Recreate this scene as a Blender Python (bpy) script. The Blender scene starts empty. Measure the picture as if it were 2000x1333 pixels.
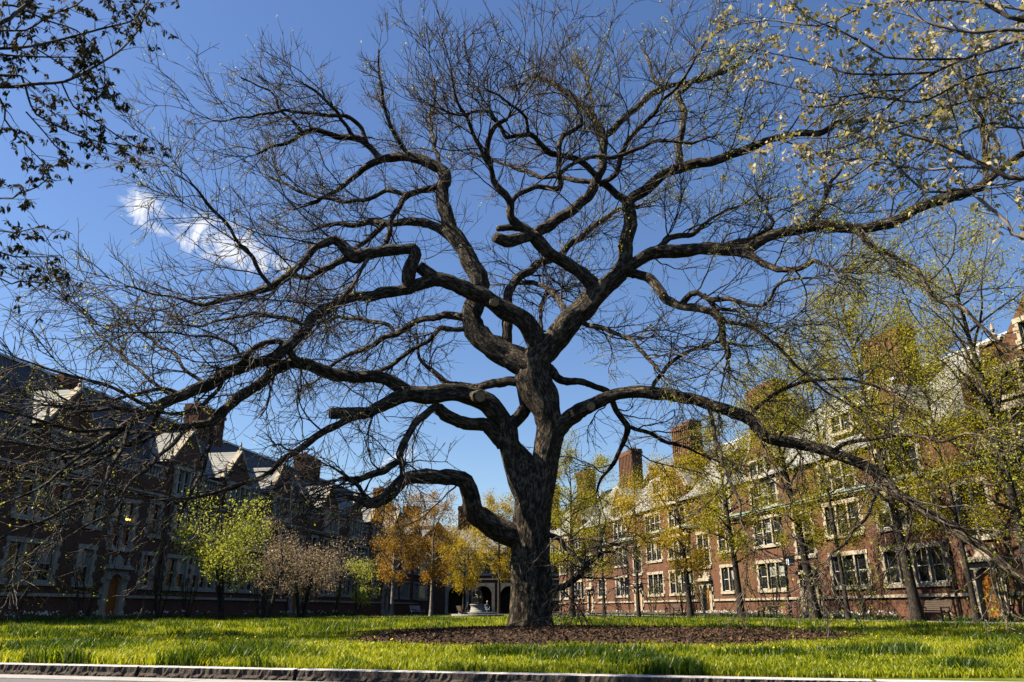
import bpy, bmesh, math, random
import numpy as np
from mathutils import Vector, Matrix, noise as mnoise

rng = np.random.default_rng(7); random.seed(7)
sc = bpy.context.scene
COL = sc.collection

# ------------------------------------------------------------------ camera
FPX, HOR, CAMH = 1500.0, 1190.0, 0.67          # focal length in px of the 2000 px photo, horizon row, camera height
PITCH = math.atan((HOR - 666.5) / FPX)
cam = bpy.data.cameras.new('camera'); camo = bpy.data.objects.new('camera', cam); COL.objects.link(camo)
cam.sensor_width = 36.0; cam.lens = FPX / 2000 * 36.0
camo.location = (0, 0, CAMH); camo.rotation_euler = (math.pi / 2 + PITCH, 0, 0)
cam.clip_end = 6000; cam.clip_start = 0.05
cam.dof.use_dof = True; cam.dof.focus_distance = 25.5; cam.dof.aperture_fstop = 2.2
sc.camera = camo

# ------------------------------------------------------------------ light
SUN_AZ, SUN_EL = math.radians(-93), math.radians(47)
SUNV = Vector((math.cos(SUN_EL) * math.sin(SUN_AZ), math.cos(SUN_EL) * math.cos(SUN_AZ), math.sin(SUN_EL)))
SKY = 0.060
world = bpy.data.worlds.new('World'); sc.world = world; world.use_nodes = True
sun = bpy.data.lights.new('sun', 'SUN'); suno = bpy.data.objects.new('sun', sun); COL.objects.link(suno)
sun.energy = 5.0; sun.angle = math.radians(0.5); sun.color = (1.0, 0.91, 0.75)
suno.rotation_euler = (-SUNV).to_track_quat('-Z', 'Y').to_euler(); suno.location = SUNV * 60
sc.view_settings.view_transform = 'Standard'; sc.view_settings.look = 'None'
sc.view_settings.gamma = 1.0; sc.view_settings.exposure = 1.38; sc.view_settings.use_curve_mapping = False
sc.cycles.max_bounces = 6; sc.cycles.diffuse_bounces = 0; sc.cycles.transparent_max_bounces = 4

def ray(px, py):
    u = 666.5 - py
    return Vector((px - 1000, FPX * math.cos(PITCH) - u * math.sin(PITCH), FPX * math.sin(PITCH) + u * math.cos(PITCH)))
def P(px, py, D):                      # point seen at a pixel, D metres ahead
    r = ray(px, py); return Vector((0, 0, CAMH)) + r * (D / r.y)
def ground(px, py, z=0.0):
    r = ray(px, py); return Vector((0, 0, CAMH)) + r * ((z - CAMH) / r.z)
def mpp(p):                            # metres per photo pixel at a world point
    return (p[1] * math.cos(PITCH) + (p[2] - CAMH) * math.sin(PITCH)) / FPX

def build_world():
    nt = world.node_tree; N = nt.nodes; L = nt.links; N.clear()
    out = N.new('ShaderNodeOutputWorld'); bg = N.new('ShaderNodeBackground'); bg.inputs[1].default_value = SKY
    sky = N.new('ShaderNodeTexSky'); sky.sky_type = 'NISHITA'; sky.sun_disc = False
    sky.sun_elevation = SUN_EL; sky.sun_rotation = SUN_AZ
    sky.altitude = 100; sky.air_density = 1.15; sky.dust_density = 0.35; sky.ozone_density = 4.0
    tc = N.new('ShaderNodeTexCoord'); nrm = N.new('ShaderNodeVectorMath'); nrm.operation = 'NORMALIZE'
    L.new(tc.outputs['Generated'], nrm.inputs[0])
    def dotn(v):
        d = N.new('ShaderNodeVectorMath'); d.operation = 'DOT_PRODUCT'; d.inputs[1].default_value = v
        L.new(nrm.outputs[0], d.inputs[0]); return d.outputs['Value']
    def m(op, a, b=None, clamp=False):
        n = N.new('ShaderNodeMath'); n.operation = op; n.use_clamp = clamp
        for i, v in enumerate((a, b)):
            if v is None: continue
            if isinstance(v, (int, float)): n.inputs[i].default_value = v
            else: L.new(v, n.inputs[i])
        return n.outputs[0]
    ns = N.new('ShaderNodeTexNoise'); ns.inputs['Scale'].default_value = 22; ns.inputs['Detail'].default_value = 9
    ns.inputs['Roughness'].default_value = 0.62; ns.inputs['Distortion'].default_value = 1.6
    L.new(nrm.outputs[0], ns.inputs['Vector'])
    total = None
    # wispy fair-weather clouds: centre px, end px of long axis, half width px, strength
    for (cx, cy, ex, ey, hw, st) in ((288, 418, 340, 470, 34, 0.95), (440, 475, 560, 520, 52, 1.35), (545, 515, 600, 560, 30, 0.8), (770, 896, 830, 880, 22, 0.7), (820, 1010, 900, 1020, 30, 0.6)):
        c = ray(cx, cy).normalized(); e = ray(ex, ey).normalized()
        t = (e - c); la = t.length; t = (t - c * t.dot(c)).normalized(); s = c.cross(t)
        lw = hw / FPX
        u = m('DIVIDE', dotn(t), la); v = m('DIVIDE', dotn(s), lw)
        r2 = m('ADD', m('MULTIPLY', u, u), m('MULTIPLY', v, v))
        front = m('GREATER_THAN', dotn(c), 0.5)
        mask = m('MULTIPLY', m('SUBTRACT', 1.0, r2, True), front)
        mask = m('MULTIPLY', mask, st)
        total = mask if total is None else m('MAXIMUM', total, mask)
    dens = m('MULTIPLY', m('SUBTRACT', m('ADD', ns.outputs['Fac'], m('MULTIPLY', total, 0.20)), 0.58), 4.5, True)
    dens = m('MULTIPLY', dens, m('MINIMUM', m('MULTIPLY', total, 2.5), 0.95))
    mix = N.new('ShaderNodeMix'); mix.data_type = 'RGBA'
    hs = N.new('ShaderNodeHueSaturation'); hs.inputs['Saturation'].default_value = 1.10; hs.inputs['Hue'].default_value = 0.508; L.new(sky.outputs[0], hs.inputs['Color'])
    L.new(dens, mix.inputs[0]); L.new(hs.outputs[0], mix.inputs[6]); mix.inputs[7].default_value = (6.6, 6.7, 7.0, 1)
    L.new(mix.outputs[2], bg.inputs[0]); L.new(bg.outputs[0], out.inputs[0])
build_world()

# ------------------------------------------------------------------ materials
MATS = {}
def new_mat(name):
    m = bpy.data.materials.new(name); m.use_nodes = True; MATS[name] = m
    nt = m.node_tree; return m, nt, nt.nodes, nt.links, nt.nodes['Principled BSDF']
def ramp(N, L, fac, stops):
    r = N.new('ShaderNodeValToRGB'); e = r.color_ramp.elements
    while len(e) < len(stops): e.new(0.5)
    for k, (p, c) in enumerate(stops): e[k].position = p; e[k].color = (*c, 1)
    L.new(fac, r.inputs[0]); return r.outputs[0]
def tex_noise(N, L, vec, scale, detail=4, rough=0.55, dist=0.0):
    n = N.new('ShaderNodeTexNoise'); n.inputs['Scale'].default_value = scale; n.inputs['Detail'].default_value = detail
    n.inputs['Roughness'].default_value = rough; n.inputs['Distortion'].default_value = dist
    if vec is not None: L.new(vec, n.inputs['Vector'])
    return n.outputs['Fac']
def bump(N, L, h, strength, dist, bsdf):
    b = N.new('ShaderNodeBump'); b.inputs['Strength'].default_value = strength; b.inputs['Distance'].default_value = dist
    L.new(h, b.inputs['Height']); L.new(b.outputs[0], bsdf.inputs['Normal'])
def mat_noise(name, c0, c1, scale=6, rough=0.8, bstr=0.3, bdist=0.02, coord='Object', detail=5, spec=0.3, metal=0.0, stretch=None):
    m, nt, N, L, b = new_mat(name)
    tc = N.new('ShaderNodeTexCoord'); v = tc.outputs[coord]
    if stretch:
        mp = N.new('ShaderNodeMapping'); mp.inputs['Scale'].default_value = stretch; L.new(v, mp.inputs[0]); v = mp.outputs[0]
    f = tex_noise(N, L, v, scale, detail, 0.6)
    L.new(ramp(N, L, f, ((0.3, c0), (0.72, c1))), b.inputs['Base Color'])
    b.inputs['Roughness'].default_value = rough; b.inputs['Specular IOR Level'].default_value = spec; b.inputs['Metallic'].default_value = metal
    if bstr: bump(N, L, tex_noise(N, L, v, scale * 3.1, 6, 0.65), bstr, bdist, b)
    return m
def mat_bark(name, dark, mid, light, scale, bstr=1.0, bdist=0.05):
    m, nt, N, L, b = new_mat(name)
    at = N.new('ShaderNodeAttribute'); at.attribute_name = 'bark'
    mp = N.new('ShaderNodeMapping'); mp.inputs['Scale'].default_value = (1, 1, 0.30); L.new(at.outputs['Vector'], mp.inputs[0])
    f = tex_noise(N, L, mp.outputs[0], scale, 6, 0.62, 0.6)
    g = tex_noise(N, L, at.outputs['Vector'], scale * 0.25, 3)
    mixf = N.new('ShaderNodeMath'); mixf.operation = 'MULTIPLY_ADD'; L.new(g, mixf.inputs[0]); mixf.inputs[1].default_value = 0.35
    L.new(f, mixf.inputs[2])
    L.new(ramp(N, L, mixf.outputs[0], ((0.50, dark), (0.66, mid), (0.82, light))), b.inputs['Base Color'])
    b.inputs['Roughness'].default_value = 0.85; b.inputs['Specular IOR Level'].default_value = 0.25
    bump(N, L, f, bstr, bdist, b); return m
def mat_leaf(name, cols, trans=0.5, rough=0.5, spec=0.3):
    m, nt, N, L, b = new_mat(name)
    at = N.new('ShaderNodeAttribute'); at.attribute_name = 'tint'
    n = len(cols); c = ramp(N, L, at.outputs['Fac'], [(k / max(1, n - 1), q) for k, q in enumerate(cols)])
    L.new(c, b.inputs['Base Color']); b.inputs['Roughness'].default_value = rough; b.inputs['Specular IOR Level'].default_value = spec
    t = N.new('ShaderNodeBsdfTranslucent'); L.new(c, t.inputs[0])
    mx = N.new('ShaderNodeMixShader'); mx.inputs[0].default_value = trans
    L.new(b.outputs[0], mx.inputs[1]); L.new(t.outputs[0], mx.inputs[2])
    L.new(mx.outputs[0], N['Material Output'].inputs[0]); return m

def mat_brick(name, c1, c2, mortar):
    m, nt, N, L, b = new_mat(name)
    tc = N.new('ShaderNodeTexCoord'); sp = N.new('ShaderNodeSeparateXYZ'); L.new(tc.outputs['Object'], sp.inputs[0])
    ad = N.new('ShaderNodeMath'); L.new(sp.outputs[0], ad.inputs[0]); L.new(sp.outputs[1], ad.inputs[1])
    cb = N.new('ShaderNodeCombineXYZ'); L.new(ad.outputs[0], cb.inputs[0]); L.new(sp.outputs[2], cb.inputs[1])
    br = N.new('ShaderNodeTexBrick'); L.new(cb.outputs[0], br.inputs['Vector'])
    br.inputs['Scale'].default_value = 1.0; br.inputs['Brick Width'].default_value = 0.22; br.inputs['Row Height'].default_value = 0.078
    br.inputs['Mortar Size'].default_value = 0.009; br.inputs['Mortar Smooth'].default_value = 0.3; br.inputs['Bias'].default_value = -0.2
    br.inputs['Color1'].default_value = (*c1, 1); br.inputs['Color2'].default_value = (*c2, 1); br.inputs['Mortar'].default_value = (*mortar, 1)
    f = tex_noise(N, L, tc.outputs['Object'], 0.9, 6, 0.65)
    hs = N.new('ShaderNodeHueSaturation'); L.new(br.outputs['Color'], hs.inputs['Color'])
    mr = N.new('ShaderNodeMapRange'); mr.inputs[3].default_value = 0.62; mr.inputs[4].default_value = 1.35; L.new(f, mr.inputs[0]); L.new(mr.outputs[0], hs.inputs['Value'])
    L.new(hs.outputs[0], b.inputs['Base Color']); b.inputs['Roughness'].default_value = 0.9; b.inputs['Specular IOR Level'].default_value = 0.15
    bump(N, L, br.outputs['Fac'], -0.6, 0.012, b); return m
def mat_slate(name, c1, c2):
    m, nt, N, L, b = new_mat(name)
    tc = N.new('ShaderNodeTexCoord'); sp = N.new('ShaderNodeSeparateXYZ'); L.new(tc.outputs['Object'], sp.inputs[0])
    ad = N.new('ShaderNodeMath'); ad.operation = 'MULTIPLY_ADD'; L.new(sp.outputs[1], ad.inputs[0]); ad.inputs[1].default_value = 0.02; L.new(sp.outputs[0], ad.inputs[2])
    cb = N.new('ShaderNodeCombineXYZ'); L.new(ad.outputs[0], cb.inputs[0]); L.new(sp.outputs[2], cb.inputs[1])
    br = N.new('ShaderNodeTexBrick'); L.new(cb.outputs[0], br.inputs['Vector']); br.inputs['Scale'].default_value = 1.0
    br.inputs['Brick Width'].default_value = 0.32; br.inputs['Row Height'].default_value = 0.19; br.inputs['Mortar Size'].default_value = 0.012
    br.inputs['Color1'].default_value = (*c1, 1); br.inputs['Color2'].default_value = (*c2, 1); br.inputs['Mortar'].default_value = (0.05, 0.05, 0.055, 1)
    f = tex_noise(N, L, tc.outputs['Object'], 1.3, 5, 0.6)
    hs = N.new('ShaderNodeHueSaturation'); L.new(br.outputs['Color'], hs.inputs['Color'])
    mr = N.new('ShaderNodeMapRange'); mr.inputs[3].default_value = 0.7; mr.inputs[4].default_value = 1.3; L.new(f, mr.inputs[0]); L.new(mr.outputs[0], hs.inputs['Value'])
    L.new(hs.outputs[0], b.inputs['Base Color']); b.inputs['Roughness'].default_value = 0.75; b.inputs['Specular IOR Level'].default_value = 0.2
    bump(N, L, br.outputs['Fac'], -0.7, 0.02, b); return m
def mat_plain(name, c, rough=0.6, metal=0.0, spec=0.4, emit=None):
    m, nt, N, L, b = new_mat(name); b.inputs['Base Color'].default_value = (*c, 1)
    b.inputs['Roughness'].default_value = rough; b.inputs['Metallic'].default_value = metal; b.inputs['Specular IOR Level'].default_value = spec
    if emit: b.inputs['Emission Color'].default_value = (*emit[:3], 1); b.inputs['Emission Strength'].default_value = emit[3]
    return m

mat_bark('elm_bark', (0.004, 0.003, 0.002), (0.030, 0.021, 0.013), (0.20, 0.15, 0.095), 16, 1.0, 0.14)
mat_bark('grey_bark', (0.006, 0.005, 0.004), (0.024, 0.018, 0.013), (0.07, 0.055, 0.042), 22, 0.8, 0.03)
mat_bark('twig_bark', (0.010, 0.0075, 0.005), (0.042, 0.031, 0.021), (0.20, 0.16, 0.115), 9, 0.3, 0.01)
mat_bark('pale_bark', (0.07, 0.058, 0.046), (0.16, 0.135, 0.11), (0.30, 0.26, 0.215), 9, 0.5, 0.01)
mat_noise('cut_wood', (0.17, 0.105, 0.05), (0.34, 0.23, 0.12), 9, 0.8, 0.2, 0.01)
mat_brick('red_brick', (0.135, 0.054, 0.029), (0.082, 0.031, 0.017), (0.12, 0.088, 0.062))
mat_noise('limestone', (0.27, 0.222, 0.15), (0.43, 0.365, 0.265), 2.2, 0.85, 0.35, 0.02)
mat_slate('slate_sunlit', (0.27, 0.262, 0.24), (0.18, 0.178, 0.168))  # sunlit copy of the roof slate, sun brightness put into the colour
mat_slate('slate_shaded', (0.06, 0.06, 0.063), (0.035, 0.036, 0.039))  # shaded copy of the same slate, roof shade put into the colour
mat_noise('lead', (0.45, 0.46, 0.46), (0.62, 0.63, 0.62), 3, 0.6, 0.2, 0.02)
mat_noise('copper_green', (0.16, 0.27, 0.22), (0.26, 0.40, 0.33), 3, 0.7, 0.2, 0.02)
mat_noise('oak_door', (0.20, 0.07, 0.012), (0.36, 0.14, 0.025), 7, 0.5, 0.3, 0.01, stretch=(6, 6, 0.7))
mat_noise('white_paint', (0.36, 0.34, 0.30), (0.48, 0.46, 0.42), 4, 0.5, 0.1, 0.01)
mat_plain('glass_dark', (0.012, 0.014, 0.016), 0.04, 0, 0.6)
mat_noise('glass_blind', (0.20, 0.20, 0.17), (0.36, 0.36, 0.32), 1.4, 0.12, 0, 0.01)
mat_plain('lamp_glow', (0.9, 0.6, 0.2), 0.5, 0, 0.3, (1.0, 0.62, 0.12, 1.1))
mat_plain('lantern_glass', (0.55, 0.58, 0.62), 0.15, 0, 0.5)
mat_plain('iron_black', (0.015, 0.015, 0.017), 0.45, 0.6, 0.5)
mat_noise('bronze', (0.02, 0.02, 0.018), (0.06, 0.06, 0.055), 8, 0.35, 0.2, 0.01, metal=0.7)
mat_noise('granite_pale', (0.20, 0.195, 0.165), (0.31, 0.30, 0.26), 14, 0.7, 0.3, 0.01)
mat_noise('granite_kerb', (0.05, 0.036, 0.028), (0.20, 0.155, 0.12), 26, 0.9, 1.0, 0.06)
mat_noise('granite_sunlit_top', (0.36, 0.33, 0.31), (0.48, 0.45, 0.43), 30, 0.7, 0.2, 0.01)  # kerb granite again, the sunlit whiteness of its top put into the colour
mat_noise('concrete', (0.24, 0.225, 0.21), (0.34, 0.32, 0.30), 8, 0.85, 0.3, 0.01)
mat_noise('asphalt', (0.09, 0.085, 0.085), (0.16, 0.15, 0.15), 40, 0.9, 0.5, 0.01)
mat_noise('soil', (0.018, 0.012, 0.008), (0.05, 0.034, 0.022), 9, 0.95, 0.8, 0.05)
mat_noise('turf', (0.05, 0.07, 0.004), (0.13, 0.15, 0.010), 3.0, 0.9, 0.8, 0.06)
mat_noise('mulch', (0.016, 0.008, 0.0035), (0.062, 0.030, 0.013), 18, 0.95, 1.0, 0.05)
mat_leaf('chips', [(0.012, 0.006, 0.0025), (0.052, 0.025, 0.010), (0.13, 0.068, 0.030)], 0.0, 0.9)
mat_leaf('grass', [(0.03, 0.065, 0.002), (0.17, 0.23, 0.004), (0.40, 0.40, 0.008), (0.62, 0.56, 0.05)], 0.5, 0.42, 0.35)
mat_leaf('elm_leaf', [(0.22, 0.26, 0.015), (0.40, 0.42, 0.03), (0.55, 0.50, 0.05)], 0.55)
mat_leaf('green_leaf', [(0.18, 0.22, 0.012), (0.38, 0.40, 0.03), (0.56, 0.54, 0.10)], 0.5)
mat_leaf('tan_leaf', [(0.20, 0.13, 0.07), (0.36, 0.25, 0.13), (0.46, 0.38, 0.20)], 0.4)
mat_leaf('orange_leaf', [(0.22, 0.10, 0.008), (0.38, 0.19, 0.012), (0.48, 0.30, 0.03)], 0.5)
mat_leaf('gold_leaf', [(0.22, 0.145, 0.005), (0.44, 0.30, 0.010), (0.58, 0.44, 0.025)], 0.5)
mat_leaf('locust_leaf', [(0.16, 0.14, 0.005), (0.31, 0.27, 0.010), (0.48, 0.41, 0.025)], 0.5)
mat_leaf('maple_leaf', [(0.02, 0.02, 0.006), (0.055, 0.045, 0.015), (0.13, 0.10, 0.035)], 0.15, 0.85, 0.1)
mat_leaf('pink_leaf', [(0.24, 0.22, 0.02), (0.38, 0.31, 0.11), (0.55, 0.44, 0.32)], 0.4)
mat_leaf('dandelion', [(0.75, 0.5, 0.01), (0.85, 0.62, 0.02)], 0.2)
mat_leaf('daffodil', [(0.05, 0.10, 0.02), (0.09, 0.15, 0.03), (0.75, 0.74, 0.62)], 0.3)
mat_plain('cloth_dark', (0.02, 0.022, 0.028), 0.9)
mat_plain('cloth_blue', (0.10, 0.12, 0.16), 0.9)
mat_plain('skin', (0.45, 0.26, 0.18), 0.6)
mat_plain('hair_dark', (0.03, 0.018, 0.01), 0.7)
mat_plain('hair_fair', (0.45, 0.28, 0.10), 0.7)
mat_noise('bench_wood', (0.05, 0.035, 0.025), (0.11, 0.08, 0.055), 9, 0.7, 0.3, 0.01, stretch=(1, 8, 8))
mat_noise('bench_grey', (0.24, 0.25, 0.27), (0.40, 0.42, 0.45), 9, 0.6, 0.3, 0.01, stretch=(1, 8, 8))

# ------------------------------------------------------------------ mesh helpers
def link(o, parent=None):
    COL.objects.link(o)
    if parent is not None: o.parent = parent
    return o
def props(o, label=None, cat=None, group=None, kind=None):
    if label: o['label'] = label
    if cat: o['category'] = cat
    if group: o['group'] = group
    if kind: o['kind'] = kind
    return o
def empty(name, loc=(0, 0, 0), rz=0.0, label=None, cat=None, group=None):
    o = bpy.data.objects.new(name, None); o.empty_display_size = 0.3; o.location = loc; o.rotation_euler = (0, 0, rz)
    link(o); return props(o, label, cat, group)
class Acc:
    def __init__(s): s.v = []; s.f = []; s.m = []
    def add(s, vs, fs, mi=0):
        b = len(s.v); s.v += [tuple(q) for q in vs]; s.f += [tuple(b + i for i in q) for q in fs]; s.m += [mi] * len(fs); return s
    def box(s, x0, x1, y0, y1, z0, z1, mi=0):
        return s.add([(x0, y0, z0), (x1, y0, z0), (x1, y1, z0), (x0, y1, z0), (x0, y0, z1), (x1, y0, z1), (x1, y1, z1), (x0, y1, z1)],
                     [(0, 3, 2, 1), (4, 5, 6, 7), (0, 1, 5, 4), (1, 2, 6, 5), (2, 3, 7, 6), (3, 0, 4, 7)], mi)
    def prism(s, poly, y0, y1, mi=0):           # poly in (x, z), extruded along y
        n = len(poly)
        return s.add([(x, y0, z) for x, z in poly] + [(x, y1, z) for x, z in poly],
                     [tuple(range(n)), tuple(range(2 * n - 1, n - 1, -1))] + [(i, i + n, (i + 1) % n + n, (i + 1) % n) for i in range(n)], mi)
    def lathe(s, prof, n=24, c=(0, 0), mi=0):
        vs = [(c[0] + r * math.cos(2 * math.pi * k / n), c[1] + r * math.sin(2 * math.pi * k / n), z) for r, z in prof for k in range(n)]
        fs = [(i * n + k, i * n + (k + 1) % n, (i + 1) * n + (k + 1) % n, (i + 1) * n + k) for i in range(len(prof) - 1) for k in range(n)]
        fs += [tuple(range(n - 1, -1, -1)), tuple((len(prof) - 1) * n + k for k in range(n))]
        return s.add(vs, fs, mi)
    def mesh(s, name, mats, bevel=0.0):
        me = bpy.data.meshes.new(name); me.from_pydata(s.v, [], s.f)
        for m in (mats if isinstance(mats, (list, tuple)) else [mats]): me.materials.append(MATS[m])
        if len(set(s.m)) > 1: me.polygons.foreach_set('material_index', s.m)
        bm = bmesh.new(); bm.from_mesh(me)
        if bevel: bmesh.ops.bevel(bm, geom=bm.edges[:], offset=bevel, segments=1, affect='EDGES', clamp_overlap=True)
        bmesh.ops.recalc_face_normals(bm, faces=bm.faces[:])
        bm.to_mesh(me); bm.free(); me.update(); return me
    def obj(s, name, mats, parent=None, bevel=0.0, loc=(0, 0, 0), rz=0.0):
        o = bpy.data.objects.new(name, s.mesh(name, mats, bevel)); o.location = loc; o.rotation_euler = (0, 0, rz); return link(o, parent)
def inst(name, me, parent=None, loc=(0, 0, 0), rz=0.0):
    o = bpy.data.objects.new(name, me); o.location = loc; o.rotation_euler = (0, 0, rz); return link(o, parent)

def np_mesh(name, V, F, mat, tint=None, bark=None, smooth=True, parent=None):
    """V (n,3), F (m,k) with k = 3 or 4"""
    V = np.asarray(V, np.float32); F = np.asarray(F, np.int32); k = F.shape[1]
    me = bpy.data.meshes.new(name)
    me.vertices.add(len(V)); me.vertices.foreach_set('co', V.ravel())
    me.loops.add(F.size); me.loops.foreach_set('vertex_index', F.ravel())
    me.polygons.add(len(F)); me.polygons.foreach_set('loop_start', np.arange(0, F.size, k, dtype=np.int32))
    if smooth: me.polygons.foreach_set('use_smooth', np.ones(len(F), bool))
    if tint is not None: me.attributes.new('tint', 'FLOAT', 'POINT').data.foreach_set('value', np.asarray(tint, np.float32))
    if bark is not None: me.attributes.new('bark', 'FLOAT_VECTOR', 'POINT').data.foreach_set('vector', np.asarray(bark, np.float32).ravel())
    me.materials.append(MATS[mat]); me.update(calc_edges=True); me.validate()
    return link(bpy.data.objects.new(name, me), parent)

class Tubes:
    def __init__(s): s.V = []; s.F = []; s.B = []; s.n = 0
    def batch(s, pts, rad, sides):
        """pts (B,n,3), rad (B,n)"""
        Bn, n, _ = pts.shape
        if Bn == 0: return
        t = np.gradient(pts, axis=1); t /= np.linalg.norm(t, axis=2, keepdims=True) + 1e-9
        ref = np.where(np.abs(t[:, :1, 2:3]) > 0.8, np.array([1., 0, 0]), np.array([0, 0, 1.]))
        u = np.cross(t, np.broadcast_to(ref, t.shape)); u /= np.linalg.norm(u, axis=2, keepdims=True) + 1e-9
        w = np.cross(t, u)
        a = np.arange(sides) * 2 * np.pi / sides
        ring = u[:, :, None, :] * np.cos(a)[None, None, :, None] + w[:, :, None, :] * np.sin(a)[None, None, :, None]
        V = pts[:, :, None, :] + ring * rad[:, :, None, None]
        ln = np.concatenate([np.zeros((Bn, 1)), np.cumsum(np.linalg.norm(np.diff(pts, axis=1), axis=2), 1)], 1) + rng.random((Bn, 1)) * 50
        bk = np.empty_like(V); bk[..., 0] = np.cos(a) * rad[:, :, None]; bk[..., 1] = np.sin(a) * rad[:, :, None]; bk[..., 2] = ln[:, :, None]
        i = np.arange(n - 1)[:, None] * sides; k = np.arange(sides)[None, :]; k2 = (k + 1) % sides
        f = np.stack([i + k, i + k2, i + sides + k2, i + sides + k], -1).reshape(-1, 4)
        F = (f[None] + (np.arange(Bn) * n * sides)[:, None, None]).reshape(-1, 4) + s.n
        s.V.append(V.reshape(-1, 3)); s.F.append(F); s.B.append(bk.reshape(-1, 3)); s.n += Bn * n * sides
    def obj(s, name, mat, parent=None):
        return np_mesh(name, np.concatenate(s.V), np.concatenate(s.F), mat, bark=np.concatenate(s.B), parent=parent)

def catmull(pts, rad, step):
    pts = np.asarray(pts, float); rad = np.asarray(rad, float)
    p = np.vstack([2 * pts[0] - pts[1], pts, 2 * pts[-1] - pts[-2]]); r = np.concatenate([[rad[0]], rad, [rad[-1]]])
    op, orr = [], []
    for i in range(1, len(p) - 2):
        d = np.linalg.norm(p[i + 1] - p[i]); k = max(1, int(d / step))
        for j in range(k):
            t = j / k; t2, t3 = t * t, t ** 3
            q = 0.5 * ((2 * p[i]) + (-p[i - 1] + p[i + 1]) * t + (2 * p[i - 1] - 5 * p[i] + 4 * p[i + 1] - p[i + 2]) * t2 + (-p[i - 1] + 3 * p[i] - 3 * p[i + 1] + p[i + 2]) * t3)
            q = q * 0.6 + (p[i] * (1 - t) + p[i + 1] * t) * 0.4
            op.append(q); orr.append(r[i] * (1 - t) + r[i + 1] * t)
    op.append(p[-2]); orr.append(r[-2])
    return np.array(op), np.array(orr)

def limb_mesh(name, pts, rad, mat, parent, sides=12, lump=0.10, ridge=0.0, cap_start=False, cap_end=True, flare=None):
    """one thick limb: parallel-transport frame, knobbly radius"""
    n = len(pts); t = np.gradient(pts, axis=0); t /= np.linalg.norm(t, axis=1, keepdims=True) + 1e-9
    ref = np.array([0, 1., 0]) if abs(t[0][1]) < 0.8 else np.array([1., 0, 0])
    u = np.cross(t[0], ref); u /= np.linalg.norm(u)
    V = []; B = []; ln = random.random() * 30
    for i in range(n):
        if i: ln += np.linalg.norm(pts[i] - pts[i - 1])
        u = u - t[i] * np.dot(u, t[i]); u /= np.linalg.norm(u) + 1e-9; w = np.cross(t[i], u)
        for k in range(sides):
            a = 2 * math.pi * k / sides; ca, sa = math.cos(a), math.sin(a); r = rad[i]
            if lump: r *= 1 + lump * 1.6 * mnoise.noise((ca * 1.1, sa * 1.1, ln * (0.28 / max(rad[i], 0.05))))
            if lump > 0.1: r *= 1 + 0.9 * lump * max(0.0, mnoise.noise((ca * 1.8 + 5, sa * 1.8, ln * 1.1)) - 0.12) * 2.2
            if ridge:
                q = mnoise.noise((ca * 7.5, sa * 7.5, ln * 0.55)) * 0.6 + mnoise.noise((ca * 15, sa * 15, ln * 1.3)) * 0.4
                r *= 1 + ridge * (abs(q) * 2.2 - 0.35)
            if flare: r *= flare(a, i, pts[i])
            V.append(pts[i] + (u * ca + w * sa) * r); B.append((ca * rad[i], sa * rad[i], ln))
    F = [(i * sides + k, i * sides + (k + 1) % sides, (i + 1) * sides + (k + 1) % sides, (i + 1) * sides + k) for i in range(n - 1) for k in range(sides)]
    if cap_end:
        V.append(pts[-1] + t[-1] * rad[-1] * 0.25); B.append((0, 0, ln)); c = len(V) - 1
        F += [((n - 1) * sides + k, (n - 1) * sides + (k + 1) % sides, c, c) for k in range(sides)]
        me_f = [f if f[2] != f[3] else f[:3] for f in F]
        me = bpy.data.meshes.new(name); me.from_pydata([tuple(v) for v in V], [], me_f)
        me.polygons.foreach_set('use_smooth', [True] * len(me_f))
        me.attributes.new('bark', 'FLOAT_VECTOR', 'POINT').data.foreach_set('vector', np.asarray(B, np.float32).ravel())
        me.materials.append(MATS[mat]); me.update()
        return link(bpy.data.objects.new(name, me), parent)
    return np_mesh(name, V, F, mat, bark=B, parent=parent)

def unit(v): return v / (np.linalg.norm(v, axis=-1, keepdims=True) + 1e-9)
def grow(start, dirs, length, nseg, wig, pull):
    """batched wandering shoots -> (B, nseg+1, 3)"""
    B = len(start); pts = np.empty((B, nseg + 1, 3)); pts[:, 0] = start; d = unit(dirs)
    for i in range(nseg):
        d = unit(d + rng.normal(0, wig, (B, 3)) + pull / nseg)
        pts[:, i + 1] = pts[:, i] + d * (length / nseg)[:, None]
    return pts
def spawn(pts, count, lo, hi, spread, bias):
    """children on a batch of polylines (B,n,3): start points, directions, parent index, param"""
    B, n, _ = pts.shape
    idx = np.repeat(np.arange(B), count); u = lo + (hi - lo) * rng.random(len(idx))
    x = u * (n - 1); i = np.minimum(x.astype(int), n - 2); fr = (x - i)[:, None]
    a, b = pts[idx, i], pts[idx, i + 1]; st = a * (1 - fr) + b * fr
    t = unit(b - a); rp = rng.normal(0, 1, st.shape); rp = unit(rp - t * np.sum(rp * t, 1, keepdims=True))
    ang = rng.uniform(spread[0], spread[1], len(idx))[:, None]
    d = t * np.cos(ang) + rp * np.sin(ang) + (bias[idx] if np.ndim(bias) == 2 else bias)
    return st, unit(d), idx, u
def taper(r0, r1, n): return r0[:, None] * (1 - np.linspace(0, 1, n)[None]) + r1[:, None] * np.linspace(0, 1, n)[None]

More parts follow.
